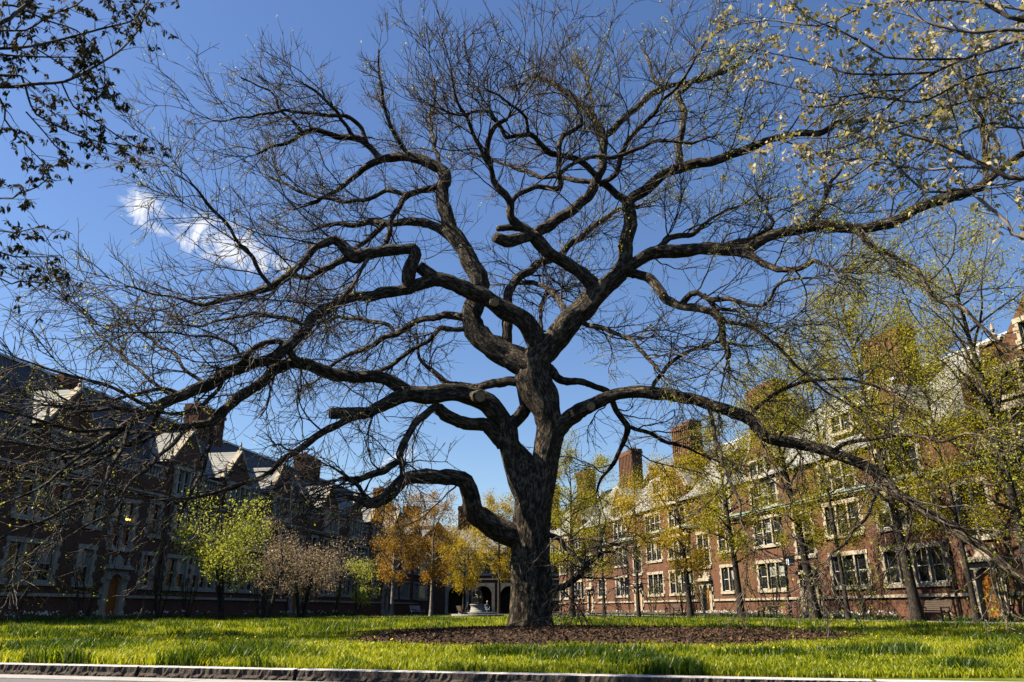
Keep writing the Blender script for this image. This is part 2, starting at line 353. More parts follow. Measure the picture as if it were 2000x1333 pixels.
def leaf_mesh(name, pos, size, mat, parent, droop=0.0, aspect=1.6, tint=None, axis=None):
    n = len(pos); a = rng.normal(0, 1, (n, 3)) if axis is None else axis
    a[:, 2] -= droop; a = unit(a); b = rng.normal(0, 1, (n, 3)); b = unit(b - a * np.sum(a * b, 1, keepdims=True)); c = np.cross(a, b)
    L = (size * aspect)[:, None]; W = (size * 0.5)[:, None]
    V = np.stack([pos, pos + a * L * 0.5 + b * W + c * W * 0.35, pos + a * L, pos + a * L * 0.5 - b * W + c * W * 0.35], 1).reshape(-1, 3)
    F = np.arange(4 * n).reshape(n, 4)
    if tint is None: tint = rng.random(n)
    return np_mesh(name, V, F, mat, tint=np.repeat(tint, 4), smooth=False, parent=parent)

# ================================================================== setting
def sheet(name, poly, z, mat, kind='structure', label=None):
    me = bpy.data.meshes.new(name); me.from_pydata([(x, y, z) for x, y in poly], [], [tuple(range(len(poly)))])
    me.materials.append(MATS[mat]); me.update()
    o = link(bpy.data.objects.new(name, me)); props(o, kind=kind, label=label); return o
ZR = -0.105                                              # road level below the lawn
K0, K1 = ground(0, 1296.5, 0.02), ground(2000, 1335.5, 0.02)   # front top edge of the kerb
KD = (K1 - K0).normalized(); KN = Vector((KD.y, -KD.x, 0))     # along the kerb, towards the road
if KN.y > 0: KN = -KN
def kp(s, o, z): q = K0 + KD * s + KN * o; return (q.x, q.y, z)
sheet('ground', [(-3000, -3000), (3000, -3000), (3000, 3000), (-3000, 3000)], -0.30, 'soil', label='bare earth running out to the horizon')
a, b, c, d = kp(-60, 0.5, 0), kp(80, 0.5, 0), kp(80, 40, 0), kp(-60, 40, 0)
sheet('road', [q[:2] for q in (a, b, c, d)], ZR, 'asphalt', label='grey asphalt road in front of the kerb')
acc = Acc()
for k in range(-4, 12):
    s0, s1 = k * 3.0, k * 3.0 + 2.985
    acc.add([kp(s0, 0.03, ZR + 0.006), kp(s1, 0.03, ZR + 0.006), kp(s1, 0.42, ZR + 0.004), kp(s0, 0.42, ZR + 0.004),
             kp(s0, 0.03, ZR - 0.1), kp(s1, 0.03, ZR - 0.1), kp(s1, 0.42, ZR - 0.1), kp(s0, 0.42, ZR - 0.1)],
            [(0, 1, 2, 3), (2, 3, 7, 6), (0, 3, 7, 4), (1, 2, 6, 5)])
props(acc.obj('gutter', 'concrete'), kind='structure', label='pale concrete gutter strip below the kerb')
# kerb: rough granite stones, one object each
kerb = empty('kerb', K0); kerb['kind'] = 'structure'; kerb['label'] = 'low kerb of rough split granite stones'
sl = 2.05
for k in range(-5, 15):
    x0 = k * sl + rng.normal(0, 0.03); L_ = sl - 0.006; nx = 64
    V, F, T = [], [], []
    for i in range(nx + 1):
        for j, (o, z) in enumerate(((0.0, ZR - 0.05), (0.0, ZR + 0.0), (0.0, ZR + 0.025), (0.0, ZR + 0.055), (0.002, 0.014), (-0.002, 0.02), (-0.15, 0.022), (-0.15, ZR))):
            rough = 0.045 * mnoise.fractal(((x0 + i * L_ / nx) * 9, z * 30, 3.1 * k), 1.0, 2.0, 3) if j in (1, 2, 3, 4) else 0
            if j == 5: rough = 0.003 * mnoise.noise((x0 * 3 + i * 0.3, 1.7, 0))
            V.append(Vector(kp(x0 + i * L_ / nx, o + abs(rough) * 0.9 + (0.012 if j in (1, 2) else 0), z)) - K0)
    for i in range(nx):
        for j in range(7): F.append((i * 8 + j, i * 8 + j + 1, i * 8 + 8 + j + 1, i * 8 + 8 + j))
    F += [tuple(range(7, -1, -1)), tuple(nx * 8 + q for q in range(8))]
    me = bpy.data.meshes.new('kerb_stone'); me.from_pydata([tuple(v) for v in V], [], F)
    me.materials.append(MATS['granite_kerb']); me.materials.append(MATS['granite_sunlit_top'])
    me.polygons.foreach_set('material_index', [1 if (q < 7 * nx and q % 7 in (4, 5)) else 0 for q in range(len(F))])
    bm = bmesh.new(); bm.from_mesh(me); bmesh.ops.recalc_face_normals(bm, faces=bm.faces[:]); bm.to_mesh(me); bm.free()
    inst('kerb_stone', me, kerb)

# wings of the courtyard: base point, heading of the wall, camera-relative
RP, RA = Vector((22, 50, 0)), -math.radians(14)
LP, LA = Vector((-25.5, 41, 0)), math.radians(10)
RDIR = Vector((math.sin(RA), math.cos(RA), 0)); RN = Vector((-RDIR.y, RDIR.x, 0))        # outward = into the court
LDIR = Vector((math.sin(LA), math.cos(LA), 0)); LN = Vector((LDIR.y, -LDIR.x, 0))
def RW(s, o, z=0): return RP + RDIR * s + RN * o + Vector((0, 0, z))
def LW(s, o, z=0): return LP + LDIR * s + LN * o + Vector((0, 0, z))
# lawn, beds and paths (each sheet a few mm above the one below)
k0, k1 = kp(-70, -0.15, 0), kp(70, -0.15, 0)
sheet('lawn', [k0[:2], k1[:2], (75, 115), (-70, 115)], 0.0, 'turf', label='spring lawn filling the courtyard')
sheet('planting_bed', [tuple(LW(s, o)[:2]) for s, o in ((-20, 0), (-20, 3.4), (62, 3.0), (62, 0))], 0.006, 'soil', label='dark planting bed along the shaded wing')
sheet('planting_bed', [tuple(RW(s, o)[:2]) for s, o in ((-28, 0), (-28, 2.6), (60, 2.6), (60, 0))], 0.006, 'soil', label='planting bed along the sunlit brick wing')
acc = Acc(); q = [RW(s, o) for s, o in ((-28, 2.7), (-28, 4.6), (62, 4.6), (62, 2.7))]
acc.add([(v.x, v.y, 0.10) for v in q] + [(v.x, v.y, -0.05) for v in q], [(0, 1, 2, 3), (0, 1, 5, 4), (1, 2, 6, 5), (2, 3, 7, 6), (3, 0, 4, 7)])
props(acc.obj('path', 'concrete'), kind='structure', label='pale paved path along the sunlit brick wing')
acc = Acc()
e0, e1 = ground(505, 1211), ground(885, 1208); e0 = e0 * (57 / e0.y); e1 = e1 * (57 / e1.y)
acc.box(e0.x, e1.x, 57.0, 57.25, -0.05, 0.16)
props(acc.obj('lawn_edging', 'granite_kerb'), label='low dark stone edging strip across the lawn left of the elm', cat='edging')

# ================================================================== buildings
def wall_grid(acc, x0, x1, z0, z1, holes, y=0.0, mi=0):
    xs = sorted({x0, x1, *[min(max(h[0], x0), x1) for h in holes], *[min(max(h[1], x0), x1) for h in holes]})
    zs = sorted({z0, z1, *[min(max(h[2], z0), z1) for h in holes], *[min(max(h[3], z0), z1) for h in holes]})
    for i in range(len(xs) - 1):
        for j in range(len(zs) - 1):
            cx, cz = (xs[i] + xs[i + 1]) / 2, (zs[j] + zs[j + 1]) / 2
            if any(h[0] < cx < h[1] and h[2] < cz < h[3] for h in holes): continue
            acc.add([(xs[i], y, zs[j]), (xs[i + 1], y, zs[j]), (xs[i + 1], y, zs[j + 1]), (xs[i], y, zs[j + 1])], [(0, 1, 2, 3)], mi)
WC = {}
def window(parent, x, z, w, h, n, y=0.0, transom=False, blind=0.0, lamp=False):
    """stone surround with mullions; sashes and panes below it. Front plane at y, outward +y"""
    lw = (w - 0.16 * (n - 1)) / n
    key = (round(w, 2), round(h, 2), n, transom)
    if key not in WC:
        a = Acc()
        a.box(-w / 2 - 0.20, -w / 2, -0.28, 0.05, -0.02, h); a.box(w / 2, w / 2 + 0.20, -0.28, 0.05, -0.02, h)
        a.box(-w / 2 - 0.28, w / 2 + 0.28, -0.26, 0.07, h, h + 0.26)
        a.box(-w / 2 - 0.28, w / 2 + 0.28, -0.27, 0.12, -0.24, -0.021)
        k = 0; zz = 0.0
        while zz < h - 0.2:                                     # long-and-short quoin blocks
            if k % 2 == 0:
                for sgn in (-1, 1):
                    xa, xb = sorted((sgn * (w / 2 + 0.202), sgn * (w / 2 + 0.36))); a.box(xa, xb, -0.1, 0.035, zz, zz + 0.30)
            zz += 0.32; k += 1
        for i in range(1, n):
            xm = -w / 2 + i * (lw + 0.16) - 0.08; a.prism([(xm - 0.08, -0.02), (xm + 0.08, -0.02), (xm + 0.08, h), (xm - 0.08, h)], -0.26, 0.03)
        if transom: a.box(-w / 2, w / 2, -0.25, 0.028, h * 0.52, h * 0.52 + 0.14)
        sf = Acc(); t = 0.05
        for (xa, xb, za, zb) in ((-lw / 2, -lw / 2 + t, 0, h), (lw / 2 - t, lw / 2, 0, h), (-lw / 2 + t, lw / 2 - t, 0, t + .02), (-lw / 2 + t, lw / 2 - t, h - t, h), (-lw / 2 + t, lw / 2 - t, h * .5 - .03, h * .5 + .03)):
            sf.box(xa, xb, -0.215, -0.155, za, zb)
        pu = Acc().box(-lw / 2 + t, lw / 2 - t, -0.20, -0.185, h * .5 + .03, h - t); pl = Acc().box(-lw / 2 + t, lw / 2 - t, -0.205, -0.19, t + .02, h * .5 - .03)
        WC[key] = (a.mesh('window', 'limestone', 0.008), sf.mesh('sash', 'white_paint'), pu.mesh('pane', 'glass_dark'), pl.mesh('pane', 'glass_dark'), pu.mesh('pane', 'glass_blind'))
    M = WC[key]
    o = inst('window', M[0], parent, (x, y, z))
    for i in range(n):
        xc = -w / 2 + lw / 2 + i * (lw + 0.16)
        inst('sash', M[1], o, (xc, 0, 0))
        inst('pane', M[4] if rng.random() < blind else M[2], o, (xc, 0, 0)); inst('pane', M[3], o, (xc, 0, 0))
    if lamp:
        Acc().box(-w / 2 + 0.1, -w / 2 + 0.75, -0.181, -0.171, h * 0.62, h * 0.62 + 0.13).obj('lit_lamp', 'lamp_glow', o)
    return (x - w / 2 - 0.05, x + w / 2 + 0.05, z - 0.05, z + h + 0.05)
DC = {}
def doorway(parent, x):
    """arched oak door in a limestone surround with a moulded cornice"""
    if not DC:
        a = Acc(); W = 0.62; top = 2.05
        for s in (-1, 1):
            xa, xb = sorted((s * W, s * (W + 0.42))); a.box(xa, xb, -0.35, 0.16, 0, top)
            xa, xb = sorted((s * (W + 0.05), s * (W + 0.37))); a.box(xa, xb, 0.161, 0.30, 0, 0.5); a.box(xa, xb, 0.161, 0.34, 2.35, 2.62)
            for k in range(4): xa, xb = sorted((s * (W + 0.421), s * (W + 0.60))); a.box(xa, xb, -0.1, 0.09, 0.25 + k * 0.62, 0.58 + k * 0.62)
        n = 14; arc = [(W * math.cos(math.pi * k / n), top + W * math.sin(math.pi * k / n)) for k in range(n + 1)]
        for k in range(n):
            (x1, z1), (x2, z2) = arc[k], arc[k + 1]
            a.prism([(x1, z1), (x2, z2), (x2, 2.95), (x1, 2.95)], -0.35, 0.157)
        a.box(W, W + .42, -0.35, 0.157, top, 2.95); a.box(-W - .42, -W, -0.35, 0.157, top, 2.95)
        a.box(-W - .55, W + .55, -0.1, 0.42, 2.952, 3.10); a.box(-W - .45, W + .45, -0.1, 0.30, 3.102, 3.22)
        for s in (-1, 1): a.lathe([(0.10, 3.222), (0.13, 3.35), (0.05, 3.45), (0.09, 3.56), (0.02, 3.78)], 8, (s * (W + .25), 0.14))
        a.prism([(-0.5, 3.221), (0.5, 3.221), (0.34, 3.62), (0, 3.80), (-0.34, 3.62)], 0.0, 0.12)
        d = Acc(); ne = 7
        pl = Acc()
        mats = []
        for k in range(ne):                                       # vertical planks
            xa, xb = -W + k * 2 * W / ne + 0.006, -W + (k + 1) * 2 * W / ne - 0.006
            h1 = top + math.sqrt(max(0, W * W - xa * xa)) - .01; h2 = top + math.sqrt(max(0, W * W - xb * xb)) - .01
            mats.append(Acc().prism([(xa, 0.03), (xb, 0.03), (xb, h2), (xa, h1)], -0.20, -0.15).mesh('plank', 'oak_door'))
        d.prism([(-W, 0.02), (W, 0.02)] + arc, -0.26, -0.205)
        hd = Acc().box(0.36, 0.41, -0.149, -0.09, 1.0, 1.14).mesh('handle', 'iron_black')
        st = Acc().box(-W - .5, W + .5, 0.0, 0.9, 0, 0.10).box(-W - .3, W + .3, 0.0, 0.5, 0.101, 0.2).mesh('doorstep', 'granite_pale')
        DC['m'] = (a.mesh('doorway', 'limestone', 0.008), d.mesh('door', 'oak_door'), mats, hd, st)
    M = DC['m']
    inst('doorway', M[0], parent, (x, 0, 0)); do = inst('door', M[1], parent, (x, 0, 0.02))
    for p in M[2]: inst('plank', p, do)
    inst('handle', M[3], do); inst('doorstep', M[4], parent, (x, 0, 0))
    return (x - 1.0, x + 1.0, -0.2, 2.9)
def dormer(parent, x, wid, z0, ze, za, depth, slate, y=0.06, finial=True, brick='red_brick'):
    """gabled wall dormer: brick front, coping, roof running back into the main roof"""
    h = wid / 2
    a = Acc(); a.prism([(-h, z0), (h, z0), (h, ze), (0, za), (-h, ze)], -0.3, y)
    o = a.obj('dormer', brick, parent, loc=(x, 0, 0))
    for s in (-1, 1):
        r = Acc(); ov = 0.12
        vs = [(s * (h + ov), -0.28, ze - ov), (0, -0.28, za), (0, -depth, za), (s * (h + ov), -depth, ze - ov)]
        nrm = Vector((s * (za - ze), 0, h)).normalized() * 0.09
        r.add(vs + [tuple(Vector(v) + nrm) for v in vs], [(0, 1, 2, 3), (4, 5, 6, 7), (0, 1, 5, 4), (1, 2, 6, 5), (2, 3, 7, 6), (3, 0, 4, 7)])
        r.obj('dormer_roof', slate, o)
        c = Acc(); t = 0.16; d = Vector((-s * h, 0, za - ze)).normalized(); nn = Vector((s * (za - ze), 0, h)).normalized()
        p0 = Vector((s * (h + 0.14), 0, ze - 0.1)); p1 = Vector((s * 0.001, 0, za + 0.02))
        for yy0, yy1 in ((-0.32, y + 0.06),):
            q = [p0, p1, p1 + Vector((0, 0, t * 1.3)), p0 + nn * t]
            c.add([(v.x, yy0, v.z) for v in q] + [(v.x, yy1, v.z) for v in q], [(0, 1, 2, 3), (4, 5, 6, 7), (0, 1, 5, 4), (1, 2, 6, 5), (2, 3, 7, 6), (3, 0, 4, 7)])
        c.obj('coping', 'limestone', o)
        w = Acc(); xa, xb = sorted((s * h, s * (h - 0.25))); w.box(xa, xb, -depth * 0.75, -0.301, z0, ze - 0.02); w.obj('side_wall', brick, o)
        if finial:
            Acc().lathe([(0.13, ze - .1), (0.13, ze + .25), (0.17, ze + .3), (0.07, ze + .42), (0.11, ze + .62), (0.02, ze + .95)], 8, (s * (h + 0.12), 0.0)).obj('finial', 'limestone', o)
    Acc().lathe([(0.10, za + .15), (0.12, za + .35), (0.05, za + .45), (0.10, za + .6), (0.02, za + .95)], 8, (0, -0.1)).obj('finial', 'limestone', o)
    return o
def chimney(parent, x, y, w, d, z0, z1):
    a = Acc(); a.box(x - w / 2, x + w / 2, y - d / 2, y + d / 2, z0, z1 - 0.55); a.box(x - w / 2 - .10, x + w / 2 + .10, y - d / 2 - .10, y + d / 2 + .10, z1 - 0.549, z1 - 0.3)
    a.box(x - w / 2 - .04, x + w / 2 + .04, y - d / 2 - .04, y + d / 2 + .04, z1 - 0.299, z1)
    n = max(3, int(w / 0.45))
    for k in range(n):                                             # vertical brick ribs
        xc = x - w / 2 + (k + .5) * w / n
        for yy in (y + d / 2, y - d / 2 - 0.08): a.box(xc - 0.09, xc + 0.09, yy + 0.001, yy + 0.079, z0, z1 - 0.56)
    o = a.obj('chimney', 'red_brick', parent)
    for k in range(max(2, int(w / 0.6))):
        pot = Acc().lathe([(0.13, z1 - .05), (0.10, z1 + .28), (0.12, z1 + .32)], 8, (x - w / 2 + 0.35 + k * 0.55, y)); pot.obj('chimney_pot', 'red_brick', o)
    return o
BAL = {}
def balustrade(parent, x0, x1, z, y=0.0):
    if not BAL: BAL['m'] = Acc().lathe([(0.07, 0), (0.07, 0.07), (0.045, 0.10), (0.085, 0.24), (0.05, 0.42), (0.04, 0.50), (0.07, 0.54), (0.07, 0.60)], 8).mesh('baluster', 'limestone')
    a = Acc(); a.box(x0, x1, y - .14, y + .12, z, z + 0.12); a.box(x0, x1, y - .15, y + .15, z + 0.721, z + 0.87)
    o = a.obj('balustrade', 'limestone', parent)
    n = max(2, int((x1 - x0) / 0.34))
    for k in range(n): inst('baluster', BAL['m'], o, (x0 + (k + .5) * (x1 - x0) / n, y, z + 0.1205))
def pipe(parent, x, z1, y=0.14):
    a = Acc(); a.lathe([(0.065, 0), (0.065, z1)], 8, (x, y)); a.box(x - .16, x + .16, y - .12, y + .14, z1, z1 + .35)
    for k in range(4): a.box(x - .10, x + .10, 0, y + .08, 1.7 + k * 1.9, 1.78 + k * 1.9)
    a.obj('drainpipe', 'iron_black', parent)

def wing(name, base, rz, sgn, s0, s1, label, ground_w, second_w, third_w, doors, eave, ridge, setb, slate, dormers, chim, pipes, balus=False, base_z=0.0, flats=()):
    root = empty(name, base, rz, label, 'building')
    X = lambda s: sgn * s
    holes = []
    for lst, z, h in ((ground_w, 2.08, 1.86), (second_w, 5.30, 1.90)):
        for (s, w, n) in lst: holes.append(window(root, X(s), z, w, h, n, blind=0.22))
    for (s, w, n) in third_w: holes.append(window(root, X(s), 8.15, w, 1.65, n, y=0.30 if balus else 0.0, blind=0.25))
    for k, s in enumerate(doors):
        holes.append(doorway(root, X(s))); holes.append(window(root, X(s), 4.25, 1.95, 2.7, 2, transom=True, lamp=(balus and k == 1)))
    xa, xb = sorted((X(s0), X(s1)))
    acc = Acc(); wall_grid(acc, xa, xb, 0, eave, holes)
    acc.add([(xa, 0, 0), (xa, -setb * 2, 0), (xa, -setb * 2, eave), (xa, -setb, ridge), (xa, 0, eave)], [(0, 1, 2, 3, 4)])
    acc.add([(xb, 0, 0), (xb, -setb * 2, 0), (xb, -setb * 2, eave), (xb, -setb, ridge), (xb, 0, eave)], [(0, 1, 2, 3, 4)])
    acc.add([(xa, -setb * 2, 0), (xb, -setb * 2, 0), (xb, -setb * 2, eave), (xa, -setb * 2, eave)], [(0, 1, 2, 3)])
    me = acc.mesh('wall', 'red_brick'); inst('wall', me, root)
    inner = Acc().box(xa + .4, xb - .4, -setb * 2 + .4, -0.45, 0.05, eave - 0.3).obj('interior', 'soil', root)
    # stone bands, broken at the doors
    ds = sorted(X(s) for s in doors)
    edges = [xa] + [e for q in ds for e in (q - 1.25, q + 1.25)] + [xb]
    for i in range(0, len(edges), 2):
        if edges[i + 1] > edges[i]: Acc().prism([(edges[i], 1.30), (edges[i + 1], 1.30), (edges[i + 1], 1.47), (edges[i], 1.47)], -0.05, 0.13).obj('string_course', 'limestone', root, 0.01)
    Acc().box(xa, xb, -0.05, 0.16, 7.62, 7.74).box(xa, xb, -0.05, 0.28, 7.741, 7.88).obj('cornice', 'limestone', root, 0.01)
    if not balus: Acc().box(xa, xb, -0.05, 0.36, 7.881, 7.99).obj('gutter', 'copper_green', root)
    ov = 0.30 if not balus else -0.4
    slp = (ridge - eave) / (setb + ov if not balus else setb - 0.4)
    r = Acc(); r.add([(xa - .15, ov, eave), (xb + .15, ov, eave), (xb + .15, -setb, ridge), (xa - .15, -setb, ridge)], [(0, 1, 2, 3)])
    r.add([(xa - .15, ov, eave - .18), (xb + .15, ov, eave - .18), (xb + .15, -setb, ridge - .2), (xa - .15, -setb, ridge - .2)], [(0, 1, 2, 3)])
    r.add([(xa - .15, ov, eave), (xb + .15, ov, eave), (xb + .15, ov, eave - .18), (xa - .15, ov, eave - .18)], [(0, 1, 2, 3)])
    r.add([(xa - .15, -setb * 2 - .3, eave), (xb + .15, -setb * 2 - .3, eave), (xb + .15, -setb, ridge), (xa - .15, -setb, ridge)], [(0, 1, 2, 3)])
    roof = inst('roof', r.mesh('roof', slate), root)
    Acc().box(xa - .2, xb + .2, -setb - .14, -setb + .14, ridge - .04, ridge + .12).obj('ridge_cap', 'lead', roof)
    for (s, w, ze, za) in dormers: dormer(root, X(s), w, 7.882 if balus else 9.9, ze, za, setb * 0.86 if balus else 4.6, slate if not balus else 'slate_sunlit', finial=balus)
    if not balus:
        for (s, w, ze, za) in dormers: window(root, X(s), 10.45, 2.0, 1.15, 2, y=0.30)
    for (s, w, z) in flats:                                        # flat-topped roof dormers
        yb = ov - (z + 1.5 - eave) / slp
        d = Acc().box(X(s) - w / 2, X(s) + w / 2, yb - 1, ov - (z - eave) / slp + 0.25, z - .4, z + 1.5).obj('roof_dormer', 'limestone', root)
        Acc().box(X(s) - w / 2 - .25, X(s) + w / 2 + .25, yb - 1, ov - (z - eave) / slp + 0.55, z + 1.501, z + 1.68).obj('dormer_roof', 'lead', d)
        window(root, X(s), z + .2, w - .9, 1.1, 2, y=ov - (z - eave) / slp + 0.46)
    for (s, yo, w, dd, z1) in chim: chimney(root, X(s), yo, w, dd, eave + 0.5, z1)
    for s in pipes: pipe(root, X(s), 7.3)
    if balus:
        Acc().box(xa, xb, -0.35, 0.02, eave - .6, eave + 0.0).obj('parapet', 'red_brick', root)
        ds = sorted([(X(s) - w / 2 - .28, X(s) + w / 2 + .28) for (s, w, ze, za) in dormers])
        cur = xa
        for (u, v) in ds:
            if u - cur > 0.8: balustrade(root, cur, u, eave + 0.002, -0.14)
            cur = v
    return root

rzR = math.atan2(RDIR.y, RDIR.x)
rzL = math.atan2(-LDIR.y, -LDIR.x)
def off_hit(base, d, n, px, py, off):         # where a pixel's ray meets a plane parallel to a wing's wall
    r = ray(px, py); o = base + n * off
    # t*r.xy = o + s*d
    det = r.x * -d.y + d.x * r.y
    t = (o.x * -d.y + d.x * o.y) / det; s = (r.x * o.y - r.y * o.x) / det
    return s, CAMH + t * r.z
def chim_from(base, d, n, lst, off, dep):
    out = []
    for (xl, xr, top) in lst:
        s0, z0 = off_hit(base, d, n, xl, top, off); s1, z1 = off_hit(base, d, n, xr, top, off)
        out.append(((s0 + s1) / 2, off, min(4.2, max(1.0, abs(s1 - s0) * 0.9)), dep, (z0 + z1) / 2))
    return out

gr = []; sec = []; thr = []
for b0 in (-24.2, 5.8, 35.8, 65.8):
    gr += [(b0 + 4.6, 3.5, 3), (b0 + 11.0, 2.3, 2), (b0 + 19.9, 4.6, 4), (b0 + 25.6, 3.4, 3)]
    sec += [(b0 + 4.6, 3.5, 3), (b0 + 11.0, 2.3, 2), (b0 + 19.9, 4.4, 4), (b0 + 25.6, 3.4, 3)]
    thr += [(b0 + 4.6, 3.5, 3), (b0 + 11.0, 2.3, 2), (b0 + 19.9, 3.4, 3), (b0 + 25.6, 3.4, 3)]
doorsR = [-24.2, -9.3, 5.8, 20.8, 35.8, 50.8, 65.8]
cut = lambda l, a, b: [q for q in l if a < q[0] < b]
gr, sec, thr = (cut(l, -26, 78) for l in (gr, sec, thr))
chR = chim_from(RP, RDIR, RN, [(1312, 1368, 830), (1205, 1257, 883), (1122, 1168, 922), (1690, 1775, 655), (1462, 1528, 755), (1060, 1095, 950)], -3.0, 1.3)
dormR = [(10.4, 4.6, 11.6, 13.8), (25.7, 4.6, 11.6, 13.8), (40.4, 4.6, 11.6, 13.8), (55.7, 4.6, 11.6, 13.8), (-4.3, 4.6, 11.6, 13.8)]
wing('brick_wing', RP, rzR, 1, -28, 80, 'sunlit red brick wing with pale stone windows along the right of the court', gr, sec, thr, doorsR,
     10.5, 16.3, 6.0, 'slate_sunlit', dormR, chR, [-7.2, 8.4, 23.3, 38.4, 53.4], flats=[(1.2, 2.8, 11.9), (16.5, 2.6, 11.9), (31.5, 2.6, 11.9), (-1.6, 2.4, 13.2)])
# tall gabled bay at the near end of the sunlit wing
bay = empty('gabled_bay', RW(-15.6, 0.0, -1.4), rzR, 'tall brick gable bay with stone windows at the right edge, above the arched doorway', 'building')
a = Acc(); a.prism([(-5.2, 9.4), (5.2, 9.4), (5.2, 13.6), (3.6, 13.6), (3.6, 15.0), (2.0, 15.0), (0, 17.2), (-2.0, 15.0), (-3.6, 15.0), (-3.6, 13.6), (-5.2, 13.6)], -7.5, 0.38); a.obj('wall', 'red_brick', bay)
for (x, z, w, n) in ((-2.2, 12.15, 2.2, 2), (2.6, 12.15, 2.2, 2), (0, 14.3, 1.6, 2)): window(bay, x, z, w, 1.1, n, y=0.62)
for (x, z, w, n) in ((-2.4, 9.8, 2.4, 2), (2.4, 9.8, 2.4, 2)): window(bay, x, z, w, 1.6, n, y=0.62)
Acc().box(-5.4, 5.4, -0.2, 0.62, 11.66, 11.86).box(-5.3, 5.3, -0.2, 0.52, 13.602, 13.75).obj('cornice', 'limestone', bay, 0.01)
for s in (-1, 1):
    for (x, z) in ((4.6, 13.751), (2.8, 15.001)):
        Acc().box(s * x - .7, s * x + .7, -0.3, 0.5, z, z + .16).obj('coping', 'limestone', bay, .01)
        Acc().lathe([(0.15, z + .162), (0.17, z + .5), (0.06, z + .62), (0.12, z + .8), (0.02, z + 1.2)], 8, (s * x, 0.1)).obj('finial', 'limestone', bay)

# ---- the shaded wing on the left
gl = [(-13, 3.4, 3), (-8.5, 1.05, 1), (-4.2, 1.05, 1), (1.0, 3.3, 3), (5.1, 1.05, 1), (10.9, 1.05, 1), (14.2, 2.2, 2), (17.6, 2.9, 3), (21.4, 1.05, 1), (24.6, 3.3, 3), (29.6, 1.05, 1), (36.4, 1.05, 1), (40.8, 4.2, 4), (45.6, 2.2, 2), (49.6, 3.3, 3), (54.2, 1.05, 1), (62, 1.05, 1), (66, 3.3, 3), (71, 2.2, 2)]
dormL = [(-8.6, 4.0, 10.35, 12.7), (2.2, 4.0, 10.35, 12.7), (13.9, 4.0, 10.35, 12.7), (20.9, 3.8, 10.35, 12.6), (28.6, 4.0, 10.35, 12.7), (39.7, 4.0, 10.35, 12.7), (46.6, 3.8, 10.35, 12.6), (53.8, 4.0, 10.35, 12.7), (62, 4.0, 10.35, 12.7), (70, 4.0, 10.35, 12.7)]
thl = [(s, 2.9, 4) for (s, w, *_) in dormL]
chL = chim_from(LP, LDIR, LN, [(562, 637, 893), (722, 772, 957), (105, 147, 738), (372, 432, 800)], -5.2, 1.3)
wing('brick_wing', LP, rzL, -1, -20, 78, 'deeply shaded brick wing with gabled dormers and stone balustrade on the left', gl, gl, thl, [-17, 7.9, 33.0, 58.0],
     8.95, 14.9, 5.2, 'slate_shaded', dormL, chL, [0.0 - 2.2, 12.2, 31.4, 43.4], balus=True)

# ---- far end range with a ground-floor arcade
EW = Vector((-4.0, 112, 0))
end = empty('end_range', EW, math.pi, 'far brick range with arcade and balustrade closing the court behind the statue', 'building')
holes = []
for x in (-13.5, -9, 9.5, 14, 18.5): holes.append(window(end, x, 2.0, 3.0, 1.8, 3)); holes.append(window(end, x, 5.3, 3.0, 1.7, 3))
for x in (-3.6, 0, 3.6): holes.append((x - 1.3, x + 1.3, 0, 3.9)); holes.append(window(end, x, 5.3, 2.2, 1.7, 2))
acc = Acc(); wall_grid(acc, -22, 24, 0, 8.0, holes); acc.add([(-22, -9, 0), (24, -9, 0), (24, -9, 8), (-22, -9, 8)], [(0, 1, 2, 3)])
inst('wall', acc.mesh('wall', 'red_brick'), end)
Acc().box(-21.6, 23.6, -8.6, -1.6, 0.05, 7.7).obj('interior', 'soil', end)
for x in (-3.6, 0, 3.6):
    a = Acc(); n = 12; R = 1.2; top = 2.5
    for s in (-1, 1): xa, xb = sorted((s * 1.2, s * 1.62)); a.box(x + xa, x + xb, -0.4, 0.14, 0, top)
    arc = [(x + R * math.cos(math.pi * k / n), top + R * math.sin(math.pi * k / n)) for k in range(n + 1)]
    for k in range(n): a.prism([arc[k], arc[k + 1], (arc[k + 1][0], 4.1), (arc[k][0], 4.1)], -0.4, 0.12)
    a.box(x - 1.62, x - 1.2, -0.4, 0.12, top, 4.1); a.box(x + 1.2, x + 1.62, -0.4, 0.12, top, 4.1)
    a.obj('arch', 'limestone', end)
Acc().box(-22, 24, -0.05, 0.25, 7.4, 7.65).box(-22, 24, -0.05, 0.13, 4.5, 4.65).obj('cornice', 'limestone', end, 0.01)
balustrade(end, -22, 24, 8.002, -0.1)
r = Acc(); r.add([(-22, -0.6, 8.0), (24, -0.6, 8.0), (24, -5, 12.4), (-22, -5, 12.4)], [(0, 1, 2, 3)]); r.add([(-22, -9.4, 8), (24, -9.4, 8), (24, -5, 12.4), (-22, -5, 12.4)], [(0, 1, 2, 3)])
r.obj('roof', 'slate_sunlit', end)
for x in (-14, -5.5, 6.5, 15): dormer(end, x, 4.4, 7.9, 10.0, 12.3, 4.4, 'slate_sunlit', y=0.1)
for x, w in ((-10, 2.2), (3, 2.0), (11, 2.4)): chimney(end, x, -5, w, 1.3, 10, 15.2)

